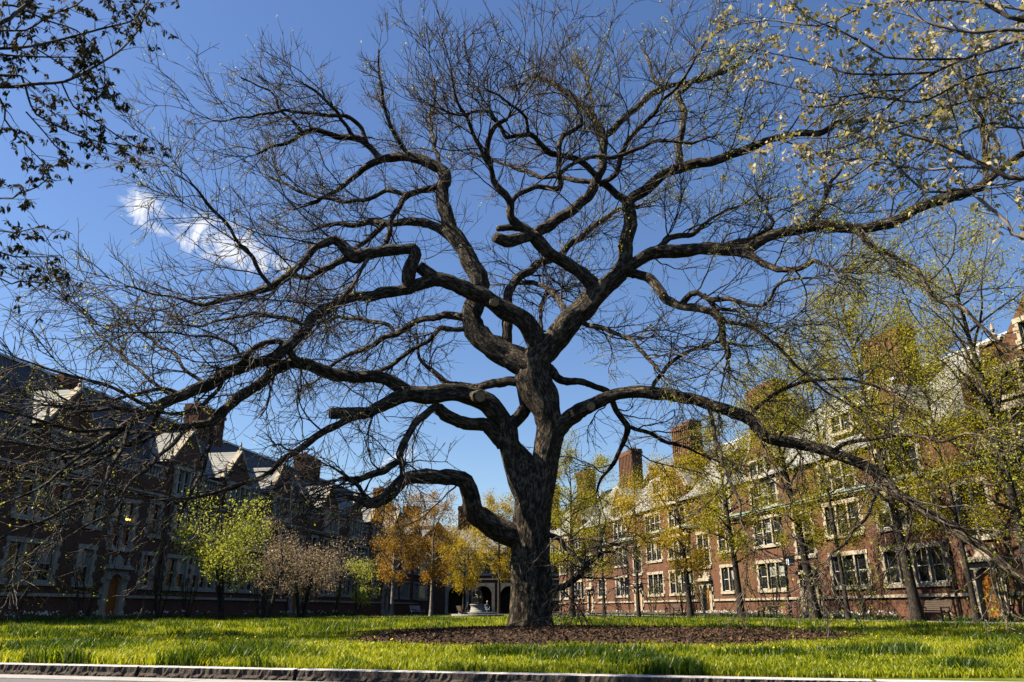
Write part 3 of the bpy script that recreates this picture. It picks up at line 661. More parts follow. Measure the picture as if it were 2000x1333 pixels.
# lantern on a bracket beside the middle doorway of the sunlit wing
ls, lz = off_hit(RP, RDIR, RN, 1543, 1097, 0.75)
lan = empty('wall_lantern', RW(ls, 0.0, lz), rzR, 'square black lantern on a bracket beside an orange oak door', 'lantern')
a = Acc(); a.box(-.03, .03, 0.0, 0.8, 0.50, 0.55); a.box(-.025, .025, 0.0, 0.03, 0.1, 0.6); a.box(-.02, .02, .73, .77, 0.40, 0.50); a.obj('bracket', 'iron_black', lan)
a = Acc(); a.box(-.22, .22, .53, .97, -.30, -.26); a.prism([(-.27, .22), (.27, .22), (.08, .40), (-.08, .40)], .50, 1.0)
for x in (-.22, .18, -.02):
    for y in (.53, .93): a.box(x, x + .04, y, y + .04, -.26, .22)
a.obj('housing', 'iron_black', lan)
for (x0, x1, y0, y1) in ((-.19, .19, .935, .945), (-.19, .19, .555, .565), (-.205, -.195, .57, .93), (.195, .205, .57, .93)): Acc().box(x0, x1, y0, y1, -.26, .22).obj('pane', 'lantern_glass', lan)
# ================================================================== the old elm
TD = 24.6
elm = empty('elm_tree', P(1038, 1238, TD), 0, 'huge old elm with twisting bare limbs standing in the mulch bed', 'tree')
ORIG = np.array(elm.location)
LIMBS = {}
def add_limb(name, pts, parent=None, d1=0.0, grow_on=True, cut_end=False, part='limb'):
    if parent:
        best = None
        for (x, y, D) in LIMBS[parent]['pix']:
            q = (x - pts[0][0]) ** 2 + (y - pts[0][1]) ** 2
            if best is None or q < best[0]: best = (q, D)
        D0 = best[1]
    else: D0 = TD
    px = np.array([p[:2] for p in pts], float); seg = np.concatenate([[0], np.cumsum(np.linalg.norm(np.diff(px, axis=0), axis=1))]); u = seg / seg[-1]
    D = D0 + (TD + d1 - D0) * (u * u * (3 - 2 * u) * 0.4 + u * 0.6) if d1 is not None else np.full(len(pts), D0)
    W = np.array([P(x, y, dd) for (x, y), dd in zip(px, D)]); R = np.array([(1.07 if part == 'trunk' else 0.98) * p[2] * mpp(w) for p, w in zip(pts, W)])
    LIMBS[name] = dict(pix=[(x, y, dd) for (x, y), dd in zip(px, D)], W=W, R=R, grow=grow_on, cut=cut_end, part=part)
T = add_limb
T('trunk', [(1038, 1243, 38), (1037, 1200, 36), (1036, 1145, 35), (1036, 1055, 34), (1039, 1000, 33), (1043, 965, 33), (1040, 935, 31)], grow_on=False, part='trunk')
T('A', [(1030, 975, 24), (1010, 927, 20), (996, 880, 20), (990, 845, 21), (984, 820, 20)], 'trunk', 0.3, False)
T('B', [(1053, 975, 25), (1062, 930, 25), (1064, 893, 25), (1072, 858, 26), (1074, 830, 27), (1066, 800, 29), (1050, 768, 31), (1040, 740, 32), (1043, 715, 31), (1052, 690, 27)], 'trunk', -0.2, False)
T('A_up', [(990, 835, 14), (1012, 816, 13), (1028, 795, 13), (1026, 770, 13), (1022, 740, 14)], 'A', 0.2, False)
T('U1', [(1036, 722, 26), (1010, 702, 26), (980, 688, 24), (950, 668, 22), (928, 645, 20), (920, 615, 18), (930, 585, 18), (938, 560, 20), (930, 535, 18), (915, 505, 17), (900, 479, 16), (881, 450, 14), (868, 410, 13), (864, 370, 12), (871, 350, 13), (858, 332, 11), (829, 314, 10), (796, 308, 9), (765, 310, 8), (738, 317, 7), (708, 334, 6), (681, 354, 5), (654, 374, 4), (627, 391, 3), (595, 405, 2)], 'B', 2.5)
T('L2', [(1055, 695, 22), (1047, 662, 19), (1030, 637, 17), (1005, 617, 18), (967, 595, 17), (926, 574, 16), (885, 556, 15), (850, 547, 14), (828, 553, 12), (782, 566, 11), (729, 577, 11), (694, 578, 9), (665, 588, 10), (641, 603, 10), (616, 620, 10), (598, 642, 10), (581, 659, 10), (563, 677, 11), (535, 698, 11), (500, 706, 10), (472, 717, 12), (440, 733, 12), (412, 754, 12), (369, 772, 11), (323, 787, 10), (284, 806, 9), (243, 834, 8), (203, 858, 7), (160, 872, 5), (122, 879, 4), (61, 868, 3), (0, 862, 2)], 'B', -6.5)
T('L2stub', [(860, 552, 12), (840, 538, 13), (820, 522, 12)], 'L2', -1.6, False, True, 'pruned_stub')
T('L3', [(795, 562, 8), (799, 546, 13), (803, 520, 13), (808, 500, 12), (803, 488, 12), (790, 486, 10), (764, 487, 11), (729, 494, 11), (694, 500, 13), (676, 488, 12), (660, 474, 9), (650, 469, 8), (638, 475, 8), (623, 483, 7), (595, 504, 7), (574, 525, 7), (553, 546, 7), (531, 564, 7), (500, 569, 6), (464, 582, 5), (429, 589, 5), (397, 596, 4), (359, 587, 3), (320, 580, 2), (250, 560, 1.5)], 'L2', -4.0)
T('L1', [(986, 832, 20), (970, 805, 20), (953, 788, 20), (926, 775, 17), (881, 766, 17), (845, 768, 17), (800, 772, 16), (775, 780, 14), (745, 795, 12), (720, 808, 11), (700, 815, 9), (670, 828, 7), (640, 838, 7), (620, 852, 7), (592, 874, 7), (562, 895, 6), (529, 925, 5), (475, 943, 5), (430, 961, 4), (400, 970, 3), (350, 975, 2)], 'A', -5.0)
T('L1stub', [(728, 806, 10), (700, 807, 12), (646, 808, 11)], 'L1', -2.0, False, True, 'pruned_stub')
T('L1cut', [(926, 775, 12), (934, 775, 12), (938, 775, 11)], 'L1', -1.9, False, True, 'pruned_stub')
T('L2cut', [(962, 592, 9), (966, 591, 9)], 'L2', -1.6, False, True, 'pruned_stub')
T('R1cut', [(1150, 792, 9), (1154, 794, 9)], 'B', -1.0, False, True, 'pruned_stub')
T('A3', [(984, 868, 15), (965, 845, 14), (948, 831, 13), (915, 826, 13), (890, 822, 12), (868, 810, 12), (858, 796, 11), (850, 792, 9), (838, 800, 7), (820, 820, 7), (806, 838, 7), (787, 874, 7), (781, 889, 7), (783, 907, 6), (784, 934, 4)], 'A', -2.0)
T('A3c', [(781, 900, 6), (754, 916, 7), (730, 926, 7), (694, 934, 6), (660, 939, 4)], 'A3', -3.5)
T('LL', [(1008, 1048, 24), (985, 1041, 23), (966, 1030, 22), (945, 1015, 21), (930, 1000, 19), (921, 968, 17), (908, 944, 16), (881, 932, 15), (849, 928, 14), (815, 935, 13), (790, 942, 12), (769, 962, 12), (754, 976, 12), (735, 985, 11), (718, 987, 9), (695, 977, 6), (670, 970, 4)], 'trunk', -3.0)
T('LL2', [(728, 982, 4), (710, 960, 4), (688, 940, 4), (670, 922, 3), (640, 910, 2)], 'LL', -4)
T('Rlow', [(1066, 1152, 6), (1097, 1150, 6), (1124, 1127, 6), (1155, 1096, 5), (1175, 1085, 3), (1200, 1078, 2)], 'trunk', -2.5)
T('Rlow2', [(1066, 1040, 5), (1092, 1055, 5), (1110, 1077, 4), (1125, 1090, 2)], 'trunk', -1.5)
T('R1', [(1072, 870, 22), (1082, 850, 20), (1097, 828, 17), (1133, 803, 15), (1160, 787, 13), (1205, 772, 12), (1250, 767, 12), (1300, 770, 12), (1350, 780, 11), (1400, 793, 11), (1450, 812, 11), (1500, 850, 10), (1557, 867, 11), (1615, 884, 10), (1668, 902, 10), (1712, 920, 10), (1748, 955, 10), (1783, 986, 9), (1827, 1017, 9), (1876, 1044, 9), (1920, 1070, 8), (1965, 1106, 8), (2000, 1132, 7), (2035, 1160, 4)], 'B', -7.0)
T('Rs', [(1068, 715, 10), (1092, 738, 8), (1115, 747, 7), (1155, 751, 6), (1183, 767, 6), (1200, 803, 6), (1221, 830, 6), (1219, 852, 5), (1208, 880, 4), (1195, 905, 4), (1178, 933, 3), (1165, 960, 2)], 'B', 3.0)
T('Rs2', [(1221, 832, 4), (1250, 839, 4), (1295, 861, 4), (1330, 870, 3), (1370, 890, 2)], 'Rs', 3.5)
T('C2', [(1048, 705, 27), (1070, 680, 25), (1092, 655, 24), (1116, 625, 23), (1143, 600, 22), (1160, 578, 22), (1181, 560, 19), (1209, 535, 16), (1222, 507, 14), (1222, 473, 13), (1232, 438, 13), (1228, 405, 12), (1224, 390, 11)], 'B', -0.6, False)
T('Vr', [(1226, 398, 10), (1240, 383, 10), (1264, 369, 10), (1292, 345, 10), (1316, 331, 10), (1350, 322, 10), (1394, 315, 9), (1450, 296, 8), (1495, 277, 7), (1540, 262, 6), (1592, 259, 6), (1637, 240, 5), (1682, 240, 4), (1712, 232, 3), (1757, 244, 2)], 'C2', -4.0)
T('Vv', [(1325, 326, 7), (1328, 281, 7), (1332, 244, 7), (1335, 217, 7), (1322, 187, 6), (1330, 180, 5), (1356, 161, 4), (1412, 142, 4), (1450, 124, 3), (1480, 100, 2)], 'Vr', 1.0)
T('Vl', [(1223, 393, 8), (1205, 376, 7), (1178, 362, 7), (1150, 355, 5), (1119, 352, 5), (1092, 345, 4), (1057, 348, 4), (1022, 334, 4), (988, 321, 3), (953, 310, 3), (920, 300, 2)], 'C2', 3.0)
T('H', [(1165, 565, 16), (1136, 535, 13), (1105, 514, 12), (1071, 493, 12), (1047, 466, 12), (1036, 455, 11)], 'C2', -1.2, False)
T('crotch', [(1040, 968, 33), (1034, 925, 26), (1024, 893, 15), (1014, 872, 6), (1008, 858, 2)], 'trunk', 0.1, False)
T('Hstub2', [(1026, 448, 7), (1000, 444, 7), (972, 447, 6)], 'H', -1.0, False, True, 'pruned_stub')
T('Hstub', [(1038, 460, 11), (1016, 467, 11), (988, 472, 12), (967, 464, 11)], 'H', -2.2, False, False, 'pruned_stub')
T('Hl', [(1040, 458, 9), (1018, 442, 9), (998, 424, 8), (998, 400, 7), (985, 379, 7), (964, 355, 6), (957, 324, 5), (950, 300, 5), (952, 278, 5), (965, 252, 5), (991, 234, 4)], 'H', -3)
T('Hl2', [(998, 396, 5), (1016, 376, 5), (1043, 367, 5), (1088, 366, 5), (1093, 342, 5), (1092, 312, 5), (1097, 264, 5), (1106, 260, 4), (1136, 245, 4), (1129, 212, 3), (1120, 190, 2)], 'Hl', -1.5)
T('Hr', [(1040, 462, 11), (1074, 438, 11), (1112, 414, 10), (1147, 386, 9), (1161, 359, 9), (1174, 335, 8), (1178, 308, 8), (1177, 264, 9), (1166, 245, 7), (1155, 223, 7), (1132, 197, 6), (1103, 178, 6), (1073, 163, 5), (1047, 150, 4), (1028, 156, 3), (1010, 176, 2)], 'H', 1.0)
T('Hr2', [(1177, 272, 7), (1192, 258, 7), (1222, 230, 7), (1251, 204, 6), (1281, 180, 6), (1311, 169, 5), (1350, 159, 4), (1400, 140, 3), (1440, 110, 2)], 'Hr', 3.0)
T('W2', [(1168, 348, 6), (1147, 323, 6), (1110, 306, 6), (1073, 297, 6), (1051, 278, 5), (1032, 262, 5), (988, 269, 4), (976, 245, 4), (958, 219, 3), (924, 219, 3), (898, 223, 2), (861, 213, 2)], 'Hr', -3.0)
T('W4', [(1032, 262, 4), (1028, 230, 3), (1010, 212, 3), (976, 189, 2), (954, 178, 2)], 'W2', -4)
T('W6', [(1095, 340, 3), (1125, 316, 4), (1147, 310, 4), (1185, 306, 4), (1222, 301, 4), (1251, 290, 4), (1281, 277, 4), (1315, 275, 3), (1350, 278, 3), (1385, 270, 2)], 'Hl2', -3)
T('W7', [(1170, 362, 5), (1203, 338, 5), (1218, 297, 5), (1229, 267, 5), (1255, 241, 4), (1281, 215, 4), (1296, 197, 3), (1340, 150, 3), (1375, 85, 1.5)], 'Hr', -4)
T('arc', [(992, 690, 11), (990, 640, 10), (991, 593, 9), (998, 562, 9), (1019, 538, 8), (1050, 517, 8), (1092, 500, 7), (1112, 479, 6), (1147, 455, 6), (1178, 428, 5), (1212, 410, 4), (1250, 400, 3)], 'U1', 3.5)
T('arc2', [(1105, 615, 6), (1092, 586, 6), (1071, 566, 5), (1040, 552, 5), (1010, 552, 5)], 'C2', 2.0)
T('arc3', [(1060, 670, 4), (1055, 610, 4), (1064, 580, 4), (1085, 570, 3)], 'C2', 1.5)
T('RR1', [(1200, 545, 13), (1223, 524, 12), (1247, 510, 12), (1274, 497, 13), (1312, 490, 13), (1375, 487, 12), (1420, 492, 12), (1457, 488, 11), (1495, 469, 10), (1540, 450, 10), (1592, 443, 10), (1637, 443, 10), (1694, 444, 10), (1750, 431, 10), (1799, 405, 9), (1844, 390, 9), (1900, 368, 8), (2000, 300, 6), (2080, 250, 4)], 'C2', -6.0)
T('RR1b', [(1440, 492, 9), (1480, 510, 7), (1520, 527, 6), (1560, 525, 5), (1590, 510, 4), (1620, 520, 2)], 'RR1', -4)
T('RR1c', [(1667, 446, 6), (1705, 484, 6), (1739, 500, 5), (1790, 530, 5), (1820, 580, 4), (1870, 600, 4), (1930, 650, 3), (2000, 700, 2)], 'RR1', -6.5)
T('RR1d', [(1230, 515, 6), (1285, 485, 6), (1309, 466, 6), (1350, 459, 5), (1375, 440, 4), (1395, 425, 3), (1450, 400, 2)], 'RR1', 1.0)
T('RR1e', [(1337, 488, 4), (1431, 476, 6), (1480, 462, 5), (1510, 435, 4), (1500, 420, 3)], 'RR1', 0)
T('RR1f', [(1577, 443, 5), (1600, 413, 5), (1619, 368, 4), (1630, 349, 3), (1660, 320, 2)], 'RR1', -2)
T('RR1g', [(1925, 360, 5), (1925, 300, 5), (1920, 250, 4), (1930, 180, 3)], 'RR1', -5)
T('RR2', [(1218, 530, 10), (1245, 533, 9), (1264, 542, 9), (1285, 562, 9), (1302, 583, 9), (1330, 597, 8), (1355, 602, 8), (1390, 612, 7), (1408, 640, 7), (1420, 680, 6), (1422, 702, 5)], 'C2', -3.0)
T('RR2b', [(1330, 597, 6), (1348, 573, 6), (1365, 572, 5), (1390, 580, 5), (1440, 590, 4), (1490, 597, 3), (1515, 560, 3), (1580, 540, 2)], 'RR2', -5)
T('RR2c', [(1375, 576, 4), (1420, 625, 4), (1470, 640, 4), (1520, 680, 3), (1580, 740, 3), (1640, 780, 2), (1680, 810, 1.5)], 'RR2b', -5)
T('Rm', [(1125, 625, 5), (1178, 642, 5), (1212, 652, 4), (1240, 666, 4), (1264, 700, 4), (1299, 735, 2)], 'C2', -3)
T('Ua', [(742, 317, 6), (736, 303, 6), (718, 283, 6), (694, 269, 6), (664, 266, 6), (640, 259, 5), (617, 251, 5), (593, 259, 4), (566, 276, 4), (532, 286, 3), (502, 303, 2)], 'U1', 1)
T('Ub', [(590, 258, 4), (566, 229, 3), (546, 212, 3), (525, 178, 2), (470, 150, 1.5)], 'Ua', 1)
T('Uc', [(718, 283, 5), (701, 246, 4), (681, 229, 4), (640, 226, 4), (600, 222, 3), (573, 219, 3), (552, 215, 3), (485, 229, 2), (417, 239, 1.5)], 'Ua', -1)
T('Ud', [(864, 360, 7), (833, 367, 6), (799, 381, 6), (789, 391, 6), (772, 415, 5), (762, 438, 5), (755, 475, 5)], 'U1', 0.5)
T('Ue', [(799, 381, 5), (755, 374, 4), (721, 388, 4), (681, 393, 4), (637, 388, 3), (586, 374, 3), (525, 344, 2)], 'Ud', 3)
T('L4', [(900, 482, 9), (870, 455, 9), (840, 440, 9), (799, 435, 8), (765, 436, 7), (721, 435, 6), (688, 441, 5), (644, 438, 4), (600, 450, 2)], 'U1', 3.5)
T('L4b', [(752, 437, 6), (715, 472, 5), (691, 484, 5)], 'L4', 2)
T('L3b', [(690, 500, 6), (641, 522, 6), (605, 539, 5), (570, 540, 5), (545, 560, 4)], 'L3', -2)
T('L3c', [(725, 495, 4), (701, 536, 4), (676, 571, 4), (658, 596, 4)], 'L3', -3.5)
T('L3d', [(531, 562, 4), (503, 525, 4), (482, 493, 4), (461, 462, 3), (440, 430, 3), (407, 398, 3), (375, 361, 2)], 'L3', -5)
T('L5', [(810, 772, 13), (780, 754, 13), (764, 746, 13), (729, 736, 12), (694, 737, 11), (658, 733, 12), (623, 719, 11), (588, 710, 12), (567, 711, 10), (539, 723, 10), (507, 747, 10), (475, 772, 10), (454, 790, 10), (429, 811, 10), (412, 828, 8), (359, 836, 6), (306, 836, 4), (250, 850, 2.5)], 'L1', -4.5)
T('L5b', [(563, 680, 6), (572, 696, 7), (585, 709, 8)], 'L2', -3.0)
T('L5c', [(414, 828, 5), (410, 860, 5), (397, 907, 4), (373, 960, 3), (350, 1000, 2)], 'L5', -5)
T('L2b', [(560, 679, 5), (542, 663, 6), (514, 670, 6), (493, 682, 6), (475, 706, 6)], 'L2', -4)
T('M1', [(925, 632, 7), (900, 620, 7), (870, 615, 7), (828, 624, 6), (799, 638, 6), (764, 655, 5), (729, 673, 5), (694, 687, 4), (658, 708, 3), (620, 740, 2)], 'U1', 4.0)
T('M2', [(918, 640, 5), (890, 645, 5), (863, 641, 5), (828, 670, 4), (799, 691, 4), (764, 712, 4), (735, 728, 3)], 'U1', 2.0)
T('M3', [(770, 650, 4), (757, 634, 4), (722, 627, 4), (676, 620, 4), (634, 624, 3), (600, 660, 2)], 'M1', 5)
T('M4', [(1015, 745, 9), (990, 744, 9), (944, 753, 8), (899, 756, 7), (855, 735, 5), (820, 700, 3), (815, 650, 2)], 'B', 3.0)
T('X1', [(475, 706, 3), (450, 672, 3), (419, 659, 3), (376, 656, 2), (306, 650, 2), (253, 647, 1.5)], 'L2', -6)
T('X2', [(300, 798, 4), (240, 770, 3.5), (190, 750, 3), (90, 720, 2), (20, 690, 1.5)], 'L2', -7)
T('X3', [(345, 780, 4), (300, 745, 3.5), (250, 710, 3), (200, 660, 2), (150, 600, 1.5)], 'L2', -3)
T('X4', [(255, 828, 5), (243, 878, 4.5), (215, 919, 4.5), (182, 968, 4), (154, 984, 3), (90, 1012, 3), (0, 1053, 2)], 'L2', -8.5)
T('X5', [(330, 836, 4), (260, 870, 4), (190, 900, 3.5), (110, 930, 3), (30, 940, 2)], 'L5', -5.5)
T('X6', [(205, 858, 4), (150, 900, 3.5), (80, 950, 3), (10, 985, 2)], 'L2', -8)
T('X7', [(372, 830, 4), (330, 875, 4), (270, 930, 3), (210, 1000, 2.5), (150, 1040, 2)], 'L5', -6.5)
T('X8', [(412, 757, 4), (370, 725, 3.5), (330, 690, 3), (270, 640, 2.5), (215, 590, 2)], 'L2', -2.5)
T('X9', [(600, 640, 4), (560, 620, 4), (500, 612, 3.5), (440, 625, 3), (380, 640, 2), (320, 630, 1.5)], 'L2', -1.5)
T('X10', [(440, 735, 4), (400, 790, 4), (340, 810, 3.5), (260, 800, 3), (180, 800, 2.5), (80, 790, 2)], 'L2', -7)
T('X11', [(323, 789, 5), (280, 850, 4.5), (220, 880, 4), (140, 890, 3.5), (60, 905, 3), (-20, 930, 2)], 'L2', -5)
T('X13', [(370, 774, 4), (320, 760, 4), (250, 770, 3), (170, 790, 2.5), (90, 760, 2), (10, 770, 1.5)], 'L2', -6)
T('X14', [(245, 836, 4), (180, 840, 3.5), (110, 830, 3), (40, 810, 2.5), (-30, 800, 2)], 'L2', -8)
T('Z1', [(1270, 768, 4), (1300, 720, 4), (1340, 690, 3.5), (1400, 670, 3), (1470, 680, 2)], 'R1', -3)
T('Z2', [(1460, 820, 4), (1500, 780, 4), (1560, 750, 3.5), (1640, 740, 3), (1720, 760, 2)], 'R1', -5)
T('Z3', [(1620, 886, 4), (1680, 860, 4), (1750, 850, 3.5), (1830, 860, 3), (1900, 850, 2)], 'R1', -7.5)
T('Z4', [(1380, 790, 4), (1400, 850, 4), (1410, 910, 3), (1440, 970, 3), (1450, 1020, 2)], 'R1', -4)
T('Z5', [(1720, 930, 4), (1700, 1000, 3.5), (1660, 1050, 3), (1620, 1080, 2)], 'R1', -6)
T('Y1', [(800, 308, 4), (770, 260, 4), (750, 200, 3), (742, 140, 2.5), (738, 95, 1.5)], 'U1', -1)
T('Y2', [(860, 340, 5), (850, 290, 4), (840, 240, 4), (850, 190, 2.5), (848, 150, 1.5)], 'U1', 4)
T('Y3', [(960, 330, 4), (930, 270, 4), (900, 210, 3), (885, 165, 2.5), (878, 125, 1.5)], 'Hl', -4)
T('Y4', [(1160, 225, 4), (1150, 170, 3), (1130, 120, 2), (1112, 75, 1.5)], 'Hr', 3)
T('Y5', [(1290, 178, 4), (1270, 130, 3), (1250, 90, 1.5)], 'Hr2', 2)
T('Y6', [(690, 268, 4), (660, 220, 3), (630, 190, 3), (590, 165, 2)], 'Ua', -2)

wood = {}
for nm, L_ in LIMBS.items():
    st = max(0.07, min(0.16, L_['R'].mean() * 0.7))
    pts, rad = catmull(L_['W'], L_['R'], st)
    if nm not in ('trunk', 'A', 'B', 'C2', 'H', 'A_up') and L_['part'] == 'limb':       # natural kinks between the traced points
        for i in range(len(pts)):
            for ax in range(3): pts[i][ax] += 0.10 * mnoise.noise((i * st * 1.4, ax * 7.3, len(nm) * 3.7 + L_['W'][0][0])) * min(1, i / 6)
    L_['pts'], L_['rad'] = pts, rad
    big = rad.max()
    sides = 72 if nm == 'trunk' else 44 if nm in ('A', 'B', 'C2', 'U1', 'L2', 'L1', 'LL', 'R1') else 22 if big > 0.12 else 12
    fl = None
    if nm == 'trunk':
        def fl(a, i, p):
            h = max(0.0, p[2]); lob = 0.5 + 0.5 * math.sin(5 * a + 0.7) + 0.25 * math.sin(9 * a + 2)
            return 1 + math.exp(-h / 0.32) * (0.16 + 0.20 * lob) + 0.03 * math.sin(4 * a + h * 0.7)
    o = limb_mesh(L_['part'], pts - ORIG, rad, 'elm_bark', elm, sides, 0.05 if nm == 'trunk' else 0.13, 0.13 if nm == 'trunk' else (0.10 if big > 0.12 else 0.0), flare=fl)
    if L_['cut']:                                                                       # sawn face on a pruned stub
        t = pts[-1] - pts[-2]; t /= np.linalg.norm(t); r = rad[-1]
        c = pts[-1] + t * (r * 0.3 + 0.004) - ORIG; u = np.cross(t, [0, 0, 1.0]); u /= np.linalg.norm(u) + 1e-9; w = np.cross(t, u)
        a = Acc(); n = 16; ring = [c + (u * math.cos(2 * math.pi * k / n) + w * math.sin(2 * math.pi * k / n)) * r * 0.93 for k in range(n)]
        a.add(ring + [q - t * 0.05 for q in ring], [tuple(range(n)), tuple(range(2 * n - 1, n - 1, -1))] + [(k, (k + 1) % n, (k + 1) % n + n, k + n) for k in range(n)])
        a.obj('cut_face', 'cut_wood', o)

# procedural branches, shoots and twigs on the traced limbs
axis_xy = np.array([ORIG[0], ORIG[1]])
S0, D0_, R0_, Z0_ = [], [], [], []
for nm, L_ in LIMBS.items():
    if not L_['grow']: continue
    p, r = L_['pts'], L_['rad']; seg = np.concatenate([[0], np.cumsum(np.linalg.norm(np.diff(p, axis=0), axis=1))])
    tot = seg[-1]; thin = r.max() < 0.12
    n = int(tot / (0.38 if thin else 0.60)) + 1
    n = max(2, int(n * (0.55 if nm[0] in 'XZ' or nm in ('L5c', 'RR1c', 'RR2c') else 1.0)))
    us = (np.arange(n) + rng.random(n)) / n; us = us[us > (0.10 if thin else 0.34)]
    for u in list(us) + ([0.999, 0.99, 0.97] if p[-1][2] < 20.5 else [0.999]):
        i = min(int(np.searchsorted(seg, u * tot)), len(p) - 1); j = max(0, i - 1)
        t = p[min(i + 1, len(p) - 1)] - p[j]; t = t / (np.linalg.norm(t) + 1e-9)
        rp = rng.normal(0, 1, 3); rp -= t * rp.dot(t); rp /= np.linalg.norm(rp)
        out = np.array([p[i][0] - axis_xy[0], p[i][1] - axis_xy[1], 0]); out /= np.linalg.norm(out) + 1e-9
        hi = np.clip((p[i][2] - 4) / 12, 0, 1)
        ang = rng.uniform(0.5, 1.25) if u < 0.95 else rng.uniform(0.05, 0.5)
        d = t * math.cos(ang) + rp * math.sin(ang) + out * 0.35 + np.array([0, 0, -0.06 + 0.30 * hi])
        S0.append(p[i]); D0_.append(d); R0_.append(min(0.030, max(0.013, r[i] * 0.42))); Z0_.append(hi)
S0, D0_, R0_, Z0_ = map(np.array, (S0, D0_, R0_, Z0_))
n1 = len(S0); len1 = rng.uniform(1.0, 3.3, n1) * (0.75 + 0.45 * (R0_ / 0.042))
len1 *= np.clip((23.2 - S0[:, 2]) / 5, 0.42, 1.25) * np.where(Z0_ < 0.3, 0.75, 1.0)
pull = np.zeros((n1, 3)); pull[:, 2] = -0.22 + 0.45 * Z0_
B1 = grow(S0, D0_, len1, 9, 0.22, pull)
tw = Tubes(); tw.batch(B1, taper(R0_, np.full(n1, 0.009), 10), 5)
c2 = np.maximum(4, (len1 * rng.uniform(2.6, 4.6, n1)).astype(int))
st, d2, idx, u = spawn(B1, c2, 0.12, 1.0, (0.45, 1.1), np.stack([0 * Z0_, 0 * Z0_, -0.12 + 0.3 * Z0_], 1))
len2 = len1[idx] * rng.uniform(0.28, 0.62, len(idx)) * (1.1 - 0.4 * u)
B2 = grow(st, d2, np.maximum(0.25, len2), 5, 0.13, np.stack([0 * u, 0 * u, -0.2 + 0.4 * Z0_[idx]], 1))
tw.batch(B2, taper(np.full(len(idx), 0.0125), np.full(len(idx), 0.0075), 6), 3)
c3 = rng.integers(2, 6, len(B2)); hi2 = Z0_[idx]
st, d3, idx3, u3 = spawn(B2, c3, 0.1, 1.0, (0.4, 1.0), np.stack([0 * hi2, 0 * hi2, 0.25 * hi2], 1))
len3 = rng.uniform(0.15, 0.70, len(idx3))
B3 = grow(st, d3, len3, 2, 0.12, np.zeros((len(idx3), 3)))
tw.batch(B3, taper(np.full(len(idx3), 0.0085), np.full(len(idx3), 0.005), 3), 3)
tw.V = [v - ORIG for v in tw.V]
props(tw.obj('twigs', 'twig_bark', elm), kind='stuff')
# opening leaf buds on patches of the twigs, thicker on the right and low on the left
tip = B3[:, -1]; mid = B3[:, 1]
allp = np.concatenate([tip, mid, B3[:, 2]]); patch = np.array([mnoise.noise((q[0] * 0.5, q[1] * 0.5, q[2] * 0.5)) for q in allp])
w = np.clip((allp[:, 0] - 1.5) / 8, 0, 1) * 0.62 + np.clip((-allp[:, 0] - 7) / 6, 0, 1) * 0.10 + 0.05
keep = rng.random(len(allp)) < w * np.clip(0.5 + 2.2 * patch, 0.05, 1.6)
bp = np.repeat(allp[keep], 3, 0); bp = bp + rng.normal(0, 0.035, bp.shape)
props(leaf_mesh('leaf_buds', bp - ORIG, rng.uniform(0.020, 0.046, len(bp)), 'elm_leaf', elm, 0.2), kind='stuff')
print('ELM level1', n1, 'level2', len(B2), 'level3', len(B3), 'buds', len(bp))

